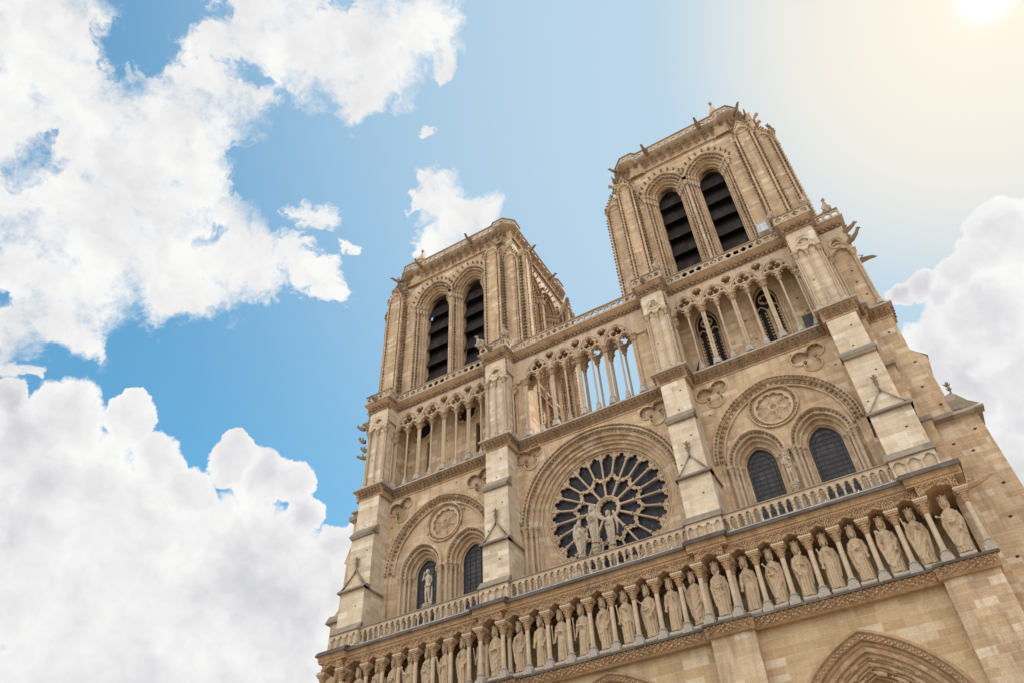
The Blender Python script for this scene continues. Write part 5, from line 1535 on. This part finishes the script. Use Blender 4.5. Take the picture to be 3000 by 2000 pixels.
SOFT = [(100,430,330),(420,420,250),(300,700,300),(90,130,260),(600,760,190),(720,800,130),(500,900,100),(0,900,180),(250,930,90),(560,560,120),(640,210,150),(830,120,190),(1020,160,190),(1060,290,90),(1200,70,130),(1300,100,80),(1290,180,40),(740,60,120),(860,760,60),(930,820,60),(970,880,48),(1270,630,85),(1330,640,90),(1400,640,70),(1270,700,70),(1240,570,50),(1190,600,28),(925,640,48),(90,1060,40),(1010,740,26),(1245,390,22)]
HOLE = [(565,40,60),(330,110,50),(470,130,55),(100,470,65),(120,400,30),(580,700,30),(60,820,35),(660,240,38),(1030,30,26),(740,520,60)]
HARD = [(150,1560,370),(420,1660,330),(700,1700,280),(330,1900,400),(900,1780,240),(800,1960,300),(180,1230,130),(10,1170,70),(40,1300,140),(390,1230,85),(405,1170,42),(480,1340,90),(560,1440,90),(690,1350,75),(680,1310,42),(780,1400,90),(870,1410,72),(905,1500,60),(990,1600,80),(1040,1560,50),(1150,1700,150)]
RIGHT = [(2960,700,130),(2860,760,80),(2800,820,70),(2760,870,60),(2900,950,220),(2700,850,52),(2640,870,40),(3050,1100,330),(2800,1100,220),(3000,1450,330)]
fs = blobfield(SOFT,Dv); fh = blobfield(HOLE,Dv); fc = blobfield(HARD,Dh); fr = blobfield(RIGHT,Dh)
e1 = mth(nt,'SUBTRACT',n1.outputs[0],.5); e2 = mth(nt,'SUBTRACT',n2.outputs[0],.5)
def edge(f, a1, a2): return mth(nt,'ADD',mth(nt,'ADD',f,mth(nt,'MULTIPLY',e1,a1)),mth(nt,'MULTIPLY',e2,a2))
def sstep(v,a,b):
    n = node(nt,'ShaderNodeMapRange',{0:v,1:a,2:b,3:0.,4:1.}); n.interpolation_type = 'SMOOTHSTEP'; return n.outputs[0]
soft = mth(nt,'SUBTRACT',edge(fs,1.5,2.6), mth(nt,'MINIMUM',mth(nt,'MAXIMUM',mth(nt,'MULTIPLY',mth(nt,'ADD',fh,1.6),.42),0),.95))
ms = mth(nt,'POWER',sstep(soft,-.5,.75),1.2)
vo1 = node(nt,'ShaderNodeTexVoronoi',{'Vector':Dh,'Scale':17.0}); vo2 = node(nt,'ShaderNodeTexVoronoi',{'Vector':Dh,'Scale':42.0})
puff = mth(nt,'ADD',mth(nt,'MULTIPLY',mth(nt,'SUBTRACT',.5,vo1.outputs['Distance']),.35),mth(nt,'MULTIPLY',mth(nt,'SUBTRACT',.5,vo2.outputs['Distance']),.22))
hard = mth(nt,'ADD',mth(nt,'MAXIMUM',edge(fc,.9,.8),edge(fr,.8,.6)),mth(nt,'SUBTRACT',puff,.08))
mh = sstep(hard,-.06,.16)
# unseen cloud added behind the camera as fill light for the shaded front
sd = node(nt,'ShaderNodeSeparateXYZ',{0:D0})
west = sstep(mth(nt,'MULTIPLY',sd.outputs[1],-1.),-.05,.5)
mw_ = mth(nt,'MULTIPLY',mth(nt,'MULTIPLY',sstep(n3.outputs[0],.38,.54),west),sstep(sd.outputs[2],.05,.45))
mask = mth(nt,'MAXIMUM',mth(nt,'MAXIMUM',ms,mh),mw_)
# cloud brightness: the side of each billow turned to the sun is white, the far side grey
def dens(v): 
    a = node(nt,'ShaderNodeTexNoise',{'Vector':v,'Scale':8.0,'Detail':7.0,'Roughness':.55}); return a.outputs[0]
Ds = node(nt,'ShaderNodeVectorMath',{0:Dh,1:tuple(SUN*.035)},operation='ADD').outputs[0]
Ds2 = node(nt,'ShaderNodeVectorMath',{0:Dh,1:tuple(SUN*.012)},operation='ADD').outputs[0]
d0 = dens(Dh)
rel = mth(nt,'ADD',mth(nt,'MULTIPLY',mth(nt,'SUBTRACT',d0,dens(Ds)),1.1),mth(nt,'MULTIPLY',mth(nt,'SUBTRACT',d0,dens(Ds2)),1.3))
hh = mth(nt,'MULTIPLY',sstep(hard,.25,1.1),sstep(n3.outputs[0],.40,.64))
thin = sstep(mth(nt,'MAXIMUM',soft,hard),-.1,.45)
val = mth(nt,'SUBTRACT',mth(nt,'ADD',mth(nt,'ADD',rel,.80),mth(nt,'MULTIPLY',mth(nt,'SUBTRACT',1,thin),.12)), mth(nt,'MULTIPLY',hh,.6),True)
cc = mixc(nt,val,(.60,.605,.645),(.985,.98,.97))
gain = mth(nt,'MULTIPLY_ADD',west,1.65,c=.98/2**EXPO)  # the added cloud behind the camera is boosted to brighten the facade
cs = node(nt,'ShaderNodeVectorMath',{0:cc},operation='SCALE'); nt.links.new(gain,cs.inputs['Scale'])
# bright aureole round the sun
sdt = node(nt,'ShaderNodeVectorMath',{0:D0,1:tuple(SUN)},operation='DOT_PRODUCT').outputs['Value']
g1 = mth(nt,'POWER',mth(nt,'MAXIMUM',sdt,0),220.); g2 = mth(nt,'POWER',mth(nt,'MAXIMUM',sdt,0),6.); g3 = mth(nt,'POWER',mth(nt,'MAXIMUM',sdt,0),8000.)
def addc(a,fac,c):
    s = node(nt,'ShaderNodeVectorMath',{0:c},operation='SCALE'); nt.links.new(fac,s.inputs['Scale'])
    return node(nt,'ShaderNodeVectorMath',{0:a,1:s.outputs[0]},operation='ADD').outputs[0]
# bright sky compressed as a camera does, paling towards the sun
k_ = node(nt,'ShaderNodeVectorMath',{0:skyc.outputs[0],1:(.7,.7,.7),2:(1,1,1)},operation='MULTIPLY_ADD')
sc_ = node(nt,'ShaderNodeVectorMath',{0:skyc.outputs[0],1:k_.outputs[0]},operation='DIVIDE')
tint = mixc(nt,1.,sc_.outputs[0],(.86,1.62,1.68),'MULTIPLY')
pale = mth(nt,'MULTIPLY',sstep(sdt,.45,1.0),.97)
warm = mth(nt,'MULTIPLY',sstep(sdt,.935,1.0),.9)
base = mixc(nt,pale,tint,(.345,.45,.535))
base = mixc(nt,warm,base,(.65,.595,.51))
base = addc(addc(base,g3,(1.3,1.25,1.15)),g1,(.05,.045,.03))
fin = mixc(nt,mask,base,cs.outputs[0])
nt.links.new(fin,bg.inputs[0]); bg.inputs[1].default_value = 1.0
vs = scn.view_settings; vs.view_transform = 'Standard'; vs.look = 'None'; vs.exposure = EXPO; vs.gamma = 1
scn.cycles.max_bounces = 6; scn.cycles.diffuse_bounces = 4
